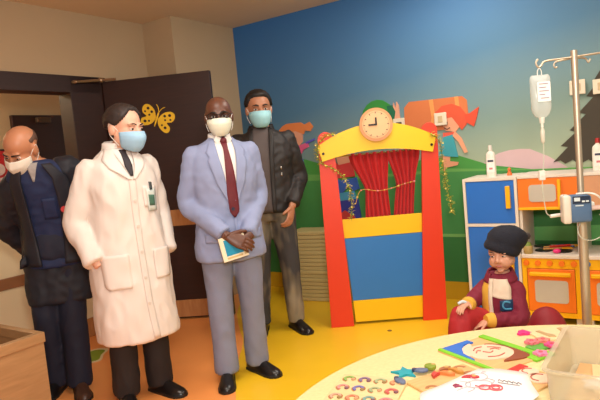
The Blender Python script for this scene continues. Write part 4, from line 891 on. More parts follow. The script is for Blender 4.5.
def band(par, name, m, c, r0, r1, z0, z1, gap=0.5, cy=0, t=.004):
    P = []
    for i in range(5):
        f = i / 4; row = []
        for j in range(33):
            a = -math.pi / 2 + gap + (2 * math.pi - 2 * gap) * j / 32
            rx = r0[0] + (r1[0] - r0[0]) * f; ry = r0[1] + (r1[1] - r0[1]) * f
            row.append(V(c[0] + rx * math.cos(a), c[1] + ry * math.sin(a), z0 + (z1 - z0) * f + .01 * math.sin(a)))
        P.append(row)
    bm = B_(); grid(bm, P); return solid(obj(name, bm, m, par, True), t)
TORSO = [(.86, .150, .100), (.93, .148, .102), (1.02, .138, .098), (1.15, .146, .106), (1.27, .158, .108), (1.36, .160, .095), (1.42, .110, .072), (1.455, .060, .058), (1.50, .052, .055)]
def person(label, loc, rz, H, skin, head, arms, legs, torso=None, hands=(), group=None, neck=None, hs=1.0):
    """body = one continuous mesh. arms: [(shoulder, elbow, wrist)], legs: [(hip, knee, ankle)], head: (pos, yaw, pitch, roll)"""
    s = H / 1.72; bm = B_()
    loft(bm, torso if torso else [(V(0, 0, z * s), a * s, b * s) for z, a, b in TORSO], 24, 2.3, 3)
    M = Mhead(*head)
    if neck: tube(bm, neck, [.056 * s, .054 * s, .052 * s], 16, 3)
    head_bm(bm, M, s * hs)
    for a, b, c in arms: tube(bm, [a, a.lerp(b, .5), b, b.lerp(c, .45), c, c + (c - b).normalized() * .03], [.05 * s, .046 * s, .040 * s, .038 * s, .027 * s, .025 * s], 14, 3)
    for a, b, c in legs:
        tube(bm, [a, a.lerp(b, .5), b, b.lerp(c, .35), c + V(0, 0, .09), c + V(0, 0, .06)], [.085 * s, .075 * s, .055 * s, .055 * s, .036 * s, .04 * s], 16, 3)
    bm = vox(bm, .0062 * s, 3)
    for h in hands: join(bm, hand_bm(*h))
    o = obj('person', bm, skin, None, True); o.location = loc; o.rotation_euler = (0, 0, math.radians(rz)); tag(o, label, 'person', group)
    return o, M, s * hs
def trousers(par, legs, m, s, waist=1.0, rt=(.098, .082, .070, .064, .062), hemz=.045, amp=.012, seed=1, pelvis=None, name='trousers'):
    bm = B_()
    for a, b, c in legs:
        e = V(c.x, c.y, c.z + hemz)
        tube(bm, [a + V(0, 0, .04), a.lerp(b, .45), b, b.lerp(e, .5), e.lerp(b, .12), e], [rt[0] * s, rt[1] * s * 1.05, rt[2] * s, rt[3] * s, rt[4] * s, rt[4] * s * .98], 20, 4)
    loft(bm, pelvis or [(V(0, 0, .80 * s), .11 * s, .09 * s), (V(0, 0, .86 * s), .172 * s, .115 * s), (V(0, 0, .93 * s), .168 * s, .118 * s), (V(0, 0, waist * s), .158 * s, .114 * s)], 28, 2.4, 3)
    bm = vox(bm, .010, 3)
    wrinkle(bm, amp * .75, (8, 8, 5), seed)
    return obj(name, bm, m, par, True)
def garment(par, name, m, rings, sleeves, s, amp=.010, seed=2, voxs=.0095, sc=(8, 8, 9), ex=2.5, extra=None, samp=1.0):
    """returns object + BVH of the trunk alone"""
    tb_ = B_(); loft(tb_, rings, 32, ex, 3)
    t2 = vox(tb_.copy(), voxs, 3); wrinkle(t2, amp, sc, seed); bvh = BVHTree.FromBMesh(t2); t2.free()
    for pts, rs in sleeves: tube(tb_, pts, rs, 20, 4)
    if extra: extra(tb_)
    b = vox(tb_, voxs, 3); wrinkle(b, amp, sc, seed)
    return obj(name, b, m, par, True), bvh
def pt(par, name, m, bvh, L, Rr, off, n=18, mm=7, t=.0035, side=-1):
    return solid(obj(name, patch(bvh, L, Rr, off, n, mm, side), m, par, True), t, 0)
M_shoe = mat('shoe_black', (26, 22, 22), 0.28, var=0.05)
M_shirt = mat('shirt_white', (226, 220, 214), 0.7, var=0.03)
M_brow = mat('brow_black', (30, 22, 18), 0.7)
M_hairb = mat('hair_black', (24, 18, 16), 0.55, var=0.15, bump=0.4, bscale=160)

# ---- man in the blue grey suit
s = 1.68 / 1.72
skin = mat('skin_deep', (96, 58, 42), 0.42, var=0.06)
armR = (V(-.163, .0, 1.342), V(-.215, .03, 1.08), V(-.075, -.20, .905)); armL = (V(.163, .0, 1.342), V(.205, .02, 1.09), V(.065, -.185, .885))
legs = [(V(-.085, 0, .86), V(-.10, -.01, .46), V(-.10, .0, .0)), (V(.085, 0, .86), V(.095, .0, .46), V(.105, .05, .0))]
hands = [(V(-.062, -.212, .893), V(.75, -.25, -.42), V(.15, .8, -.35), V(.3, .1, .85), .45, 1.0, 0, .4),
         (V(.055, -.200, .873), V(-.80, -.10, -.45), V(-.1, .9, -.2), V(-.4, 0, .8), .75, 1.0, 0, .5)]
P1, Mh, s = person('bald man in blue grey suit, burgundy tie and white mask holding a booklet', (-.435, 3.29, 0), 21, 1.68, skin, (V(.005, -.02, 1.565), -14, 4, 0), [armR, armL], legs, hands=hands)
eyes(P1, Mh, s); brows(P1, Mh, M_brow, s, .003)
face_mask(P1, Mh, mat('mask_ivory', (220, 224, 206), 0.8, var=0.03), s, -.009, False, .03)
gl = bpy.data.objects.new('glasses', None); C.objects.link(gl); gl.parent = P1
for sg in (-1, 1):
    bm = B_(); rim = [(sg * .034 + .0255 * math.copysign(abs(math.cos(a)) ** .6, math.cos(a)), .006 + .0165 * math.copysign(abs(math.sin(a)) ** .6, math.sin(a))) for a in [2 * math.pi * i / 24 for i in range(24)]]
    tube(bm, [Mh @ (V(x, -.1015 + .25 * x * x / .06, z) * s) for x, z in rim], .0022, 8, 1, closed=True); obj('rim', bm, mat('glasses_black', (20, 16, 16), 0.3), gl, True)
    bm = B_(); vs = [bm.verts.new(Mh @ (V(x, -.1010 + .25 * x * x / .06, z) * s)) for x, z in rim]; bm.faces.new(vs); solid(obj('lens', bm, mat('lens_dark', (40, 34, 34), 0.05, var=0, alpha=.14), gl), .001)
    bm = B_(); tube(bm, [Mh @ (V(sg * .060, -.086, .012) * s), Mh @ (V(sg * .076, -.05, .012) * s), Mh @ (V(sg * .082, .012, .014) * s), Mh @ (V(sg * .081, .026, .0) * s)], .0022, 6, 3); obj('temple', bm, mat('glasses_black', (20, 16, 16), 0.3), gl, True)
bm = B_(); tube(bm, [Mh @ (V(-.010, -.1035, .009) * s), Mh @ (V(0, -.107, .012) * s), Mh @ (V(.010, -.1035, .009) * s)], .002, 6, 3); obj('bridge', bm, mat('glasses_black', (20, 16, 16), 0.3), gl, True)
M_suit = mat('suit_blue_grey', (138, 148, 182), 0.75, var=0.04, bump=0.15, bscale=420)
M_suit2 = mat('suit_trouser_grey', (128, 134, 158), 0.75, var=0.04, bump=0.15, bscale=420)
rings = [(V(0, 0, .735), .205, .150), (V(0, 0, .80), .205, .148), (V(0, 0, .90), .194, .14), (V(0, 0, 1.0), .183, .132), (V(0, -.004, 1.12), .186, .136), (V(0, -.006, 1.25), .192, .138), (V(0, 0, 1.34), .188, .122), (V(0, .006, 1.395), .142, .098), (V(0, .012, 1.43), .082, .075), (V(0, .014, 1.445), .066, .066)]
def sl(a, b, c, r=(.074, .066, .058, .048)):
    return ([a + V(-.02 * (1 if a.x > 0 else -1), 0, .0), a, a.lerp(b, .5), b, b.lerp(c, .5), c], [r[0] * .9, r[0], r[1] * 1.03, r[1], r[2], r[3]])
jk, bv = garment(P1, 'suit_jacket', M_suit, rings, [sl(*armR, (.068, .061, .054, .046)), sl(*armL, (.068, .061, .054, .046))], s, .011, 3.1)
shp = pt(P1, 'shirt_front', M_shirt, bv, [(-.060, 1.43), (-.052, 1.36), (-.030, 1.20), (.0, 1.04)], [(.060, 1.43), (.055, 1.36), (.04, 1.20), (.012, 1.04)], .004, 20, 9)
pt(P1, 'lapel', M_suit, bv, [(-.068, 1.44), (-.115, 1.36), (-.098, 1.335), (-.112, 1.315), (-.075, 1.18), (.0, 1.035)], [(-.05, 1.44), (-.05, 1.36), (-.044, 1.31), (-.038, 1.28), (-.024, 1.18), (.008, 1.035)], .0095, 26, 6, .005)
pt(P1, 'lapel', M_suit, bv, [(.05, 1.44), (.056, 1.36), (.05, 1.31), (.046, 1.28), (.034, 1.18), (.010, 1.035)], [(.068, 1.44), (.118, 1.36), (.10, 1.335), (.116, 1.315), (.085, 1.18), (.018, 1.035)], .0095, 26, 6, .005)
tie = pt(P1, 'tie', mat('tie_burgundy', (98, 22, 34), 0.6, var=0.1, scale=60), bv, [(-.017, 1.415), (-.012, 1.385), (-.022, 1.25), (-.026, 1.12), (-.018, 1.02), (.004, .985)], [(.021, 1.415), (.015, 1.385), (.026, 1.25), (.036, 1.12), (.038, 1.02), (.012, .985)], .011, 24, 6, .004)
bm = B_(); ell(bm, V(.002, -.078, 1.424), (.021, .016, .02)); obj('tie_knot', bm, mat('tie_burgundy', (98, 22, 34), 0.6), tie, True)
band(P1, 'shirt_collar', M_shirt, (0, .005), (.068, .073), (.062, .068), 1.415, 1.468, .28)
for sg in (-1, 1): 
    bm = B_(); prism(bm, [(sg * .010, 1.440), (sg * .040, 1.456), (sg * .052, 1.43), (sg * .032, 1.395)], -.098, -.092, 'y', .001); xform(bm, Matrix.Translation((0, .014, 0))); obj('collar_point', bm, M_shirt, P1)
h = bv.ray_cast(V(.0, -2, 1.035), V(0, 1, 0))[0]
for z in (1.035,):
    bm = B_(); cyl(bm, (.0, h.y - .018, z), (.0, h.y - .006, z), .010, seg=14); obj('button', bm, mat('button_navy', (32, 36, 60), 0.4), jk)
for sg in (-1, 1): pt(jk, 'pocket_flap', M_suit, bv, [(sg * .085, .90), (sg * .085, .85)], [(sg * .165, .905), (sg * .165, .855)], .005, 6, 10, .004)
pt(jk, 'front_edge', M_suit, bv, [(.0, 1.03), (.004, .90), (.02, .76)], [(.018, 1.03), (.022, .90), (.042, .755)], .004, 16, 3, .004)
trousers(P1, legs, M_suit2, s, 1.0, (.098, .086, .074, .070, .074), .055, .012, 5.3)
shoe(P1, legs[0][2] + V(0, .0, 0), -16, M_shoe); shoe(P1, legs[1][2], 22, M_shoe)
bk = thing('booklet', 'cream and teal booklet held in the hands of the man in the suit', 'booklet', P1.matrix_basis @ V(-.035, -.222, .825), math.radians(21 + 4))
bk.rotation_euler = (math.radians(-6), math.radians(-8), math.radians(25))
bm = B_(); box(bm, -.075, .075, 0, .006, -.062, .072, .001); obj('pages', bm, mat('booklet_cream', (236, 222, 190), 0.5), bk)
bm = B_(); box(bm, -.05, .05, -.0015, .0, -.035, .055); obj('cover_picture', bm, mat('booklet_teal', (24, 140, 176), 0.45, var=0.1), bk)
bm = B_(); box(bm, .052, .068, -.0015, .0, -.05, .05); box(bm, -.05, .04, -.0015, 0, -.052, -.042); obj('cover_text_band', bm, mat('booklet_sand', (206, 176, 120), 0.5), bk)

# ---- doctor in the white coat
skin = mat('skin_light', (224, 172, 146), 0.45, var=0.05)
armR = (V(-.152, .01, 1.318), V(-.250, .06, 1.05), V(-.20, -.065, .835)); armL = (V(.152, .01, 1.318), V(.222, .06, 1.05), V(.195, -.05, .83))
legs = [(V(-.085, 0, .86), V(-.095, -.01, .46), V(-.10, .02, .0)), (V(.085, 0, .86), V(.09, -.01, .46), V(.10, .02, .0))]
hands = [(V(-.165, -.055, .80), V(.45, .15, -.85), V(.35, .8, -.1), V(.75, -.2, .4), .35, 1.0, 0, .3), (V(.175, -.055, .80), V(-.45, .1, -.85), V(-.35, .8, 0), V(-.75, -.2, .4), .4, 1.0, 0, .3)]
P2, Mh, s = person('doctor in long white coat, dark tie and blue mask with hands in pockets', (-.985, 3.12, 0), 36, 1.67, skin, (V(.040, -.055, 1.535), 24, 8, 0), [armR, armL], legs, hands=hands, hs=1.1, neck=[V(.0, -.005, 1.38), V(.015, -.02, 1.42), V(.035, -.03, 1.48)])
sh, s = s, 1.67 / 1.72
eyes(P2, Mh, sh, 1); brows(P2, Mh, M_brow, sh, .0028)
M_hd = mat('hair_dark_brown', (42, 30, 26), 0.6, var=0.15, bump=0.4, bscale=160)
hair(P2, Mh, M_hd, interp([(0, .64), (18, .68), (34, .46), (52, .10), (66, -.16), (82, -.36), (94, -.10), (106, -.14), (122, -.48), (180, -.66)]), sh, .012, .005)
face_mask(P2, Mh, mat('mask_blue', (156, 196, 224), 0.8, var=0.03), sh)
M_coat = mat('coat_white', (226, 216, 208), 0.75, var=0.02, bump=0.1, bscale=300)
rings = [(V(.0, .0, .375), .225, .185), (V(0, 0, .50), .222, .180), (V(0, 0, .68), .212, .165), (V(0, 0, .85), .205, .155), (V(0, 0, 1.0), .192, .142), (V(0, -.004, 1.12), .19, .14), (V(0, -.006, 1.24), .190, .14), (V(0, 0, 1.32), .176, .124), (V(0, .006, 1.375), .128, .10), (V(0, .012, 1.415), .082, .078), (V(0, .014, 1.435), .068, .068)]
coat, bv = garment(P2, 'white_coat', M_coat, rings, [sl(*armR, (.070, .064, .062, .060)), sl(*armL, (.070, .064, .060, .056))], s, .018, 8.2, .0095, (8, 8, 4))
pt(P2, 'shirt_front', M_shirt, bv, [(-.055, 1.43), (-.03, 1.36), (.008, 1.275)], [(.055, 1.43), (.045, 1.36), (.022, 1.275)], .004, 14, 8)
pt(P2, 'tie', mat('tie_dark', (34, 26, 34), 0.6, var=0.1), bv, [(-.016, 1.42), (-.012, 1.40), (-.012, 1.33), (.008, 1.275)], [(.022, 1.42), (.018, 1.40), (.028, 1.33), (.022, 1.275)], .010, 14, 6, .004)
pt(coat, 'lapel', M_coat, bv, [(-.075, 1.43), (-.115, 1.37), (-.095, 1.325), (.0, 1.255)], [(-.05, 1.43), (-.040, 1.37), (-.02, 1.32), (.012, 1.255)], .0095, 20, 6, .005)
pt(coat, 'lapel', M_coat, bv, [(.05, 1.43), (.048, 1.37), (.04, 1.32), (.016, 1.255)], [(.075, 1.43), (.118, 1.37), (.10, 1.325), (.03, 1.255)], .0095, 20, 6, .005)
band(P2, 'coat_collar', M_coat, (0, .006), (.080, .082), (.068, .072), 1.405, 1.462, .42, t=.006)
band(P2, 'shirt_collar', M_shirt, (0, .005), (.066, .07), (.060, .066), 1.42, 1.468, .25)
pt(coat, 'placket', M_coat, bv, [(-.006, 1.27), (.0, .9), (.004, .6), (.02, .385)], [(.034, 1.27), (.036, .9), (.042, .6), (.058, .385)], .004, 40, 4, .004)
for z in (1.14, 1.0, .86, .72, .58):
    h = bv.ray_cast(V(.018, -2, z), V(0, 1, 0))[0]; bm = B_(); cyl(bm, (.018, h.y - .0105, z), (.018, h.y - .005, z), .009, seg=12); obj('button', bm, mat('button_bone', (214, 202, 190), 0.4), coat)
pt(coat, 'pocket', M_coat, bv, [(-.19, .865), (-.185, .70), (-.17, .68)], [(-.055, .865), (-.055, .70), (-.06, .68)], .006, 12, 8, .004)
pt(coat, 'pocket', M_coat, bv, [(.085, .865), (.085, .70)], [(.19, .865), (.18, .70)], .006, 12, 8, .004)
pt(coat, 'breast_pocket', M_coat, bv, [(.065, 1.215), (.068, 1.10)], [(.15, 1.21), (.148, 1.10)], .005, 8, 8, .004)
bd_ = pt(P2, 'name_badge', mat('badge_clear', (206, 214, 206), 0.3, var=0), bv, [(.085, 1.20), (.088, 1.075)], [(.142, 1.195), (.143, 1.072)], .012, 6, 6, .003)
pt(bd_, 'badge_print', mat('badge_green', (70, 110, 90), 0.5, var=0.2, scale=40), bv, [(.094, 1.165), (.096, 1.105)], [(.132, 1.16), (.132, 1.102)], .0155, 5, 5, .001)
pt(bd_, 'badge_clip', mat('badge_dark', (60, 70, 70), 0.4), bv, [(.105, 1.235), (.107, 1.19)], [(.122, 1.232), (.122, 1.19)], .0155, 5, 4, .004)
trousers(P2, legs, mat('trouser_black', (32, 26, 26), 0.75, var=0.08), s, 1.0, (.098, .084, .076, .074, .076), .05, .013, 9.7)
shoe(P2, legs[0][2], -10, M_shoe); shoe(P2, legs[1][2], 18, M_shoe)

# ---- man in the black jacket at the back
skin = mat('skin_tan', (176, 120, 90), 0.45, var=0.05)
k = 1.80 / 1.72
armR = (V(-.175, .0, 1.42), V(-.235, .05, 1.14), V(-.20, -.06, .92)); armL = (V(.175, .0, 1.42), V(.25, .05, 1.14), V(.165, -.13, .95))
legs = [(V(-.09, 0, .90), V(-.105, -.01, .48), V(-.13, .03, .0)), (V(.09, 0, .90), V(.115, -.02, .48), V(.125, -.02, .0))]
hands = [(V(-.195, -.075, .90), V(.1, -.25, -.9), V(.9, .3, 0), V(.2, -.9, .1), .5, 1.03, 0, .3), (V(.158, -.142, .935), V(-.25, -.35, -.8), V(-.75, .6, .1), V(-.3, -.85, .3), .55, 1.03, 0, .4)]
P3, Mh, s = person('dark haired man in black zip jacket, grey jeans and light blue mask', (-.235, 4.14, 0), 7, 1.80, skin, (V(-.005, -.03, 1.650), 4, 3, 0), [armR, armL], legs, hands=hands, hs=1.08)
sh, s = s, 1.80 / 1.72
eyes(P3, Mh, sh); brows(P3, Mh, M_brow, sh, .0042)
hair(P3, Mh, M_hairb, interp([(0, .50), (30, .50), (52, .40), (68, -.05), (82, -.28), (95, -.05), (108, -.12), (125, -.5), (180, -.66)]), sh, .016, .006)
face_mask(P3, Mh, mat('mask_teal', (156, 208, 218), 0.8, var=0.03), sh)
rings = [(V(0, 0, .90), .185, .135), (V(0, 0, 1.0), .192, .14), (V(0, 0, 1.12), .192, .14), (V(0, -.004, 1.25), .20, .145), (V(0, -.004, 1.34), .206, .143), (V(0, 0, 1.42), .20, .122), (V(0, .006, 1.475), .142, .10), (V(0, .012, 1.51), .09, .082), (V(0, .014, 1.525), .075, .074)]
M_bj = mat('jacket_black', (34, 29, 28), 0.6, var=0.08, bump=0.2, bscale=200)
bj, bv = garment(P3, 'zip_jacket', M_bj, rings, [sl(*armR, (.072, .065, .058, .05)), sl(*armL, (.072, .065, .058, .05))], s, .016, 12.4)
pt(P3, 'shirt_front', mat('shirt_charcoal', (84, 74, 72), 0.8, var=0.05), bv, [(-.075, 1.52), (-.085, 1.40), (-.085, 1.2), (-.08, .905)], [(.062, 1.52), (.045, 1.40), (.035, 1.2), (.03, .905)], .005, 26, 8)
pt(bj, 'jacket_edge', M_bj, bv, [(.046, 1.52), (.034, 1.40), (.024, 1.2), (.018, .905)], [(.075, 1.52), (.068, 1.40), (.055, 1.2), (.045, .905)], .012, 26, 4, .007)
pt(bj, 'jacket_edge', M_bj, bv, [(-.10, 1.52), (-.115, 1.40), (-.115, 1.2), (-.11, .905)], [(-.07, 1.52), (-.082, 1.40), (-.082, 1.2), (-.078, .905)], .012, 26, 4, .007)
for z in (1.22, 1.17):
    h = bv.ray_cast(V(.11, -2, z), V(0, 1, 0))[0]; bm = B_(); ell(bm, (.105, h.y - .006, z), (.006, .004, .012)); obj('snap', bm, M_steel, bj, True)
band(P3, 'undershirt_collar', mat('collar_rust', (170, 120, 104), 0.7), (0, .004), (.078, .076), (.070, .070), 1.497, 1.525, .1)
band(P3, 'jacket_collar', M_bj, (0, .010), (.10, .092), (.085, .086), 1.485, 1.54, .75, t=.008)
def jeans_mat():
    m = mat('jeans_faded', (58, 56, 58), 0.8, var=0.10, scale=12, bump=0.2, bscale=300); nt = m.node_tree; b = nt.nodes['Principled BSDF']
    src = b.inputs['Base Color'].links[0].from_socket; tc = nt.nodes.new('ShaderNodeTexCoord'); nz = nt.nodes.new('ShaderNodeTexNoise'); nz.inputs['Scale'].default_value = 5
    mp = nt.nodes.new('ShaderNodeMapping'); mp.inputs['Scale'].default_value = (1.6, 1.6, .5); nt.links.new(tc.outputs['Object'], mp.inputs[0]); nt.links.new(mp.outputs[0], nz.inputs['Vector'])
    rp = nt.nodes.new('ShaderNodeValToRGB'); rp.color_ramp.elements[0].position = .42; rp.color_ramp.elements[1].position = .62; nt.links.new(nz.outputs['Fac'], rp.inputs[0])
    mx = nt.nodes.new('ShaderNodeMix'); mx.data_type = 'RGBA'; nt.links.new(rp.outputs[0], mx.inputs[0]); nt.links.new(src, mx.inputs[6]); mx.inputs[7].default_value = lin((142, 130, 108)) + (1,)
    nt.links.new(mx.outputs[2], b.inputs['Base Color']); return m
tr = trousers(P3, legs, jeans_mat(), s, 1.0, (.098, .084, .070, .062, .060), .06, .015, 15.1, name='jeans')
bm = B_(); loft(bm, [(V(0, 0, .93), .181, .131), (V(0, 0, .965), .181, .131)], 32, 2.4, 1); obj('belt', bm, mat('belt_dark', (40, 30, 26), 0.4), tr, True, 40)
bm = B_(); box(bm, -.025, .025, -.140, -.130, .925, .968, .004); obj('belt_buckle', bm, M_steel, tr)
shoe(P3, legs[0][2], -12, M_shoe, .295); shoe(P3, legs[1][2], 20, M_shoe, .295)

# ---- bald man in scrubs, leaning and looking down
skin = mat('skin_olive', (188, 128, 94), 0.42, var=0.05)
tor = [(V(0, .02, .86), .150, .10), (V(0, .02, .95), .148, .102), (V(-.0, .0, 1.05), .142, .10), (V(-.01, -.035, 1.17), .146, .106), (V(-.022, -.075, 1.28), .15, .105), (V(-.03, -.10, 1.345), .14, .092), (V(-.036, -.12, 1.39), .095, .072), (V(-.042, -.135, 1.42), .060, .058)]
armR = (V(-.175, -.075, 1.265), V(-.27, .06, 1.03), V(-.18, .17, .86)); armL = (V(.125, -.10, 1.345), V(.20, .06, 1.10), V(.15, .185, .90))
legs = [(V(-.085, .02, .85), V(-.105, .0, .46), V(-.105, .06, .0)), (V(.06, .02, .85), V(.045, -.02, .46), V(.035, -.03, .0))]
hands = [(V(-.18, .185, .84), V(.75, .15, -.55), V(.1, 1, .2), V(.3, 0, .8), .6, 1.0, 0, .3), (V(.135, .205, .88), V(-.75, .1, -.6), V(.1, 1, .2), V(-.3, 0, .8), .6, 1.0, 0, .3)]
P4, Mh, s = person('balding man in navy scrubs and dark jacket looking down in the doorway', (-1.475, 3.33, 0), 14, 1.70, skin, (V(-.085, -.185, 1.478), -34, 36, 12), [armR, armL], legs, tor, hands, neck=[V(-.036, -.11, 1.36), V(-.05, -.135, 1.41), V(-.065, -.15, 1.44)], hs=1.05)
sh, s = s, 1.70 / 1.72
eyes(P4, Mh, sh); brows(P4, Mh, M_brow, sh, .0036)
hair(P4, Mh, mat('hair_stubble', (92, 66, 52), 0.7, var=0.1), interp([(0, 2), (70, 2), (78, .2), (88, -.1), (100, .0), (112, -.1), (130, -.5), (180, -.6)]), sh, .002, .001, top=.42)
hair(P4, Mh, mat('hair_stubble_side', (58, 42, 36), 0.7, var=0.1), (lambda p: 2 if p < 1.2 else -.1), s, -.0005, .001, 'hair_sides') if False else None
face_mask(P4, Mh, mat('mask_white', (228, 222, 208), 0.8, var=0.02), sh, -.004, False, .05)
M_nav = mat('scrubs_navy', (26, 40, 78), 0.75, var=0.06, bump=0.1, bscale=300); M_nj = mat('jacket_navy_black', (26, 26, 36), 0.65, var=0.08)
def grow(rs, a): return [(p, x + a, y + a) for p, x, y in rs]
sc_r = [(V(0, .02, .78), .185, .13)] + grow(tor[:7], .024) + [(V(-.042, -.135, 1.405), .072, .066)]
scr, bv = garment(P4, 'scrub_top', M_nav, sc_r, [], s, .012, 21.0)
jr = [(V(-.01, .035, .56), .195, .125), (V(0, .035, .80), .20, .122), (V(0, .035, .95), .192, .118), (V(-.005, .02, 1.05), .185, .115), (V(-.012, -.01, 1.17), .188, .122), (V(-.022, -.045, 1.28), .186, .12), (V(-.03, -.07, 1.34), .17, .10), (V(-.035, -.085, 1.38), .12, .085)]
def sl2(a, b, c): return ([a + V(-.03 * (1 if a.x > -.05 else -1), 0, 0), a, a.lerp(b, .5), b, b.lerp(c, .5), c], [.07, .078, .072, .068, .06, .052])
nj, bv2 = garment(P4, 'open_jacket', M_nj, jr, [sl2(*armR), sl2(*armL)], s, .014, 23.0)
for L_, R2 in (([(-.125, 1.385), (-.165, 1.30), (-.162, 1.15), (-.160, 1.0), (-.185, .80)], [(-.085, 1.385), (-.105, 1.30), (-.10, 1.15), (-.09, 1.0), (-.07, .80)]), ([(.012, 1.385), (.06, 1.30), (.07, 1.15), (.065, 1.0), (.055, .80)], [(.06, 1.385), (.13, 1.30), (.145, 1.15), (.155, 1.0), (.18, .80)])): pt(nj, 'jacket_front', M_nj, bv, L_, R2, .020, 26, 8, .012)
pt(P4, 'undershirt', mat('undershirt_striped', (160, 154, 150), 0.7, var=0.2, scale=50), bv, [(-.072, 1.41), (-.042, 1.29)], [(-.002, 1.41), (-.034, 1.29)], .006, 8, 6, .003)
pt(scr, 'chest_pocket', M_nav, bv, [(-.02, 1.19), (-.02, 1.07)], [(.055, 1.19), (.058, 1.07)], .006, 8, 8, .004)
bb = pt(P4, 'name_badge', mat('badge_white', (222, 206, 200), 0.4, var=0.05), bv, [(.085, 1.07), (.088, .965)], [(.135, 1.07), (.135, .965)], .038, 6, 5, .003)
h = bv.ray_cast(V(.095, -2, 1.12), V(0, 1, 0))[0]
bm = B_(); cyl(bm, (.095, h.y - .05, 1.12), (.095, h.y - .034, 1.12), .018, seg=18); obj('badge_reel', bm, mat('reel_red', (196, 44, 40), 0.4), bb, True, 40)
pt(nj, 'jacket_trim', mat('trim_grey', (120, 112, 110), 0.5), bv2, [(.05, 1.36), (.10, 1.26), (.115, 1.15)], [(.058, 1.36), (.108, 1.26), (.123, 1.15)], .012, 16, 3, .004)
trousers(P4, legs, mat('scrub_trouser', (24, 28, 48), 0.75, var=0.08), s, 1.0, (.098, .086, .076, .074, .076), .04, .014, 27.0)
shoe(P4, legs[0][2], -14, M_shoe); shoe(P4, legs[1][2], 14, mat('shoe_brown', (70, 44, 32), 0.4))

# ---- seated child
sk = mat('skin_child', (206, 150, 122), 0.5, var=0.04)
ck_ = 0.86
tor = [(V(0, .02, .20), .095, .085), (V(0, .01, .30), .09, .08), (V(0, .0, .40), .088, .075), (V(0, -.012, .485), .088, .066), (V(0.006, -.015, .53), .055, .048), (V(0.018, -.018, .58), .036, .036)]
armR = (V(-.085, -.01, .478), V(-.14, -.10, .40), V(-.09, -.235, .435)); armL = (V(.082, -.01, .478), V(.118, -.06, .335), V(.012, -.200, .352))
legs = [(V(-.055, .0, .235), V(-.112, -.27, .375), V(-.13, -.33, .0)), (V(.055, .0, .225), V(.10, -.26, .19), V(.03, -.40, .0))]
hands = [(V(-.088, -.25, .448), V(-.05, -.95, -.15), V(.1, -.1, -1), V(.9, 0, 0), .35, .62, 0, .3), (V(.004, -.210, .350), V(-.75, -.45, -.3), V(-.1, .2, -.9), V(.3, -.9, 0), .45, .62, 0, .3)]
sB = 1.0
bm = B_(); loft(bm, tor, 20, 2.3, 3); Mh = Mhead(V(0.028, -.030, .682), 2, 8, -3) @ Matrix.Diagonal((1.07, 1.0, .93, 1))
head_bm(bm, Mh, ck_)
ell(bm, V(.026, -.052, -.048) * ck_, (.036, .038, .036), Mh); ell(bm, V(-.026, -.052, -.048) * ck_, (.036, .038, .036), Mh)
for a, b, c in armR, armL: tube(bm, [a, b, c, c + (c - b).normalized() * .02], [.033, .027, .018, .017], 12, 4)
for a, b, c in legs: tube(bm, [a, a.lerp(b, .5), b, b.lerp(c, .4), c + V(0, 0, .05)], [.052, .05, .038, .037, .024], 12, 4)
bm = vox(bm, .005, 3)
for hh in hands: join(bm, hand_bm(*hh))
P5 = obj('person', bm, sk, None, True); P5.location = (1.062, 3.02, 0); P5.rotation_euler = (0, 0, math.radians(-42))
tag(P5, 'small child in black beanie and maroon jacket sitting behind the table', 'person')
eyes(P5, Mh, ck_, -.5); brows(P5, Mh @ Matrix.Translation((0, .001, .003)), M_brow, ck_, .0020)
bm = B_(); tube(bm, [Mh @ (V(x, y, z) * ck_) for x, y, z in ((-.019, -.0945, -.0665), (0, -.1005, -.063), (.019, -.0945, -.0665))], [.002, .0052, .002], 8, 4); obj('lips', bm, mat('lips_rose', (170, 92, 82), 0.45), P5, True)
# beanie
def bean(d):
    return 1.0 + .02 * noise.noise(V(d[0] * 5, d[1] * 5, d[2] * 5))
bm = B_(); M2 = Mh @ Matrix.Translation(V(0, .018, .036) * ck_) @ Matrix.Rotation(math.radians(-22), 4, 'X') @ Matrix.Rotation(math.radians(20), 4, 'Y'); R_ = []
prof = [(.076, -.034), (.104, -.038), (.110, -.024), (.111, .002), (.108, .012), (.113, .030), (.117, .054), (.114, .082), (.101, .108), (.078, .128), (.045, .141), (.002, .146)]
for r, z in prof:
    ox = .10 * max(0, z)
    R_.append([bm.verts.new(M2 @ (V(r * .94 * math.cos(a) + ox, r * 1.02 * math.sin(a) + ox, z * (1 + .05 * math.cos(a + 1))) * ck_)) for a in [2 * math.pi * i / 36 for i in range(36)]])
for a, b in zip(R_, R_[1:]):
    for i in range(36): bm.faces.new((a[i], a[(i + 1) % 36], b[(i + 1) % 36], b[i]))
bm.faces.new(R_[-1]); wrinkle(bm, .006, (26, 26, 14), 2)
bn = obj('beanie', bm, mat('beanie_black', (24, 26, 38), 0.9, var=0.1, bump=0.5, bscale=120), P5, True)
bm = B_(); ell(bm, M2 @ (V(.085, .085, .105) * ck_), .018, fn=lambda d: 1 + .18 * noise.noise(V(d[0] * 9, d[1] * 9, d[2] * 9))); obj('pompom', bm, mat('pompom_brown', (66, 56, 52), 0.9), bn, True)
M_mar = mat('jacket_maroon', (128, 30, 54), 0.75, var=0.06, bump=0.15, bscale=160); M_cream = mat('jacket_cream', (232, 214, 190), 0.75, var=0.04); M_mus = mat('jacket_mustard', (226, 172, 62), 0.75, var=0.05)
jr = [(V(0, .02, .185), .115, .11), (V(0, .012, .26), .115, .11), (V(0, .0, .36), .105, .10), (V(0, -.008, .45), .099, .092), (V(0.002, -.012, .51), .086, .076), (V(0, -.015, .55), .066, .06), (V(0, -.016, .565), .056, .052)]
def slc(a, b, c): return ([a + V(-.02 * (1 if a.x > 0 else -1), 0, 0), a, a.lerp(b, .5), b, b.lerp(c, .5), c], [.040, .045, .043, .041, .038, .034])
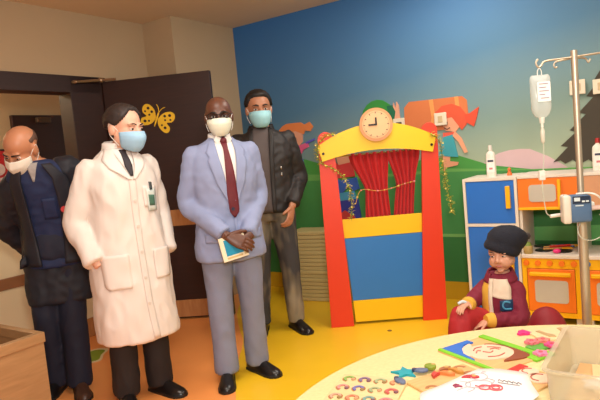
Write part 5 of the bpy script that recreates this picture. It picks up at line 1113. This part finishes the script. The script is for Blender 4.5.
cj, bv = garment(P5, 'jacket', M_mar, jr, [slc(*armR), slc(*armL)], 1, .010, 31.0, .007, (14, 14, 12))
pt(cj, 'chest_panel', M_cream, bv, [(-.012, .545), (-.012, .50), (-.012, .452)], [(.058, .545), (.078, .50), (.080, .435)], .004, 14, 10, .003)
pt(cj, 'yellow_panel', M_mus, bv, [(-.066, .545), (-.088, .46), (-.08, .30), (-.06, .21)], [(-.036, .545), (-.036, .46), (-.034, .33), (-.032, .21)], .004, 20, 8, .003)
pt(cj, 'zip_strip', M_cream, bv, [(-.036, .545), (-.034, .40), (-.03, .21)], [(-.013, .545), (-.011, .40), (-.008, .21)], .005, 20, 4, .003)
pt(cj, 'yellow_side', M_mus, bv, [(.055, .30), (.06, .20)], [(.098, .31), (.10, .20)], .004, 8, 6, .003)
# teal letter patch and small green patch
pb = pt(cj, 'chest_patch', mat('patch_navy', (24, 60, 96), 0.6), bv, [(.030, .435), (.026, .375)], [(.085, .44), (.092, .38)], .008, 8, 8, .003)
bm = B_(); q = [bv.ray_cast(V(x, -2, z), V(0, 1, 0))[0] for x, z in ((.078, .425), (.055, .43), (.045, .41), (.055, .392), (.08, .39))]
tube(bm, [p + V(0, -.012, 0) for p in q], .005, 8, 4); obj('patch_letter', bm, mat('patch_cyan', (70, 150, 186), 0.6), pb, True)
pt(cj, 'green_patch', mat('patch_green', (70, 120, 60), 0.6), bv, [(.012, .345), (.02, .315)], [(.05, .345), (.045, .315)], .006, 5, 5, .003)
pt(cj, 'gold_letters', mat('patch_gold', (206, 140, 50), 0.6), bv, [(.03, .372), (.032, .358)], [(.075, .365), (.075, .35)], .006, 4, 8, .003)
hc = band(P5, 'hood_collar', M_mar, (0, -.012), (.085, .082), (.062, .066), .525, .578, .45, t=.012)
for a, b, c in (armR, armL):
    d = (c - b).normalized(); bm = B_(); tube(bm, [c - d * .012, c + d * .012, c + d * .028], [.041, .036, .028], 16, 2); obj('cuff', bm, M_mus, cj, True, 50)
M_redp = mat('trouser_red', (176, 34, 40), 0.7, var=0.06, bump=0.1, bscale=160)
trousers(P5, legs, M_redp, 1, .3, (.078, .076, .064, .066, .06), .05, .014, 35.0, pelvis=[(V(0, .03, .16), .09, .09), (V(0, .02, .20), .125, .115), (V(0, .015, .25), .128, .115), (V(0, .01, .29), .12, .105)])
for l, y in zip(legs, (-14, 14)): shoe(P5, l[2], y, mat('shoe_white', (220, 216, 210), 0.5), .16)
bm = B_(); tube(bm, [P5.matrix_basis @ p for p in (V(-.115, -.30, .452), V(-.10, -.285, .462), V(-.085, -.27, .455))], .008, 8, 3)
cn = obj('cannula', bm, mat('cannula_white', (206, 220, 226), 0.3), None, True); tag(cn, 'white plastic cannula cap on the wrist of the seated child', 'cannula')
# cushions
bg = thing('bean_bag', 'dark red bean bag the child sits on behind the table', 'bean bag', (1.05, 3.05, 0))
bm = B_(); ell(bm, (0, 0, .075), (.17, .16, .072), seg=32, rows=16); wrinkle(bm, .012, (6, 6, 6), 4); obj('bag', bm, mat('bean_bag_red', (130, 26, 36), 0.7, var=0.08), bg, True)
bl = thing('toy_ball', 'dark red ball cushion on the floor in front of the toy cooker', 'ball', (1.325, 3.08, 0))
bm = B_(); ell(bm, (0, 0, .162), (.11, .11, .160), seg=32, rows=18); wrinkle(bm, .008, (7, 7, 7), 6); obj('cushion', bm, mat('bean_bag_red2', (150, 32, 42), 0.6, var=0.08), bl, True)
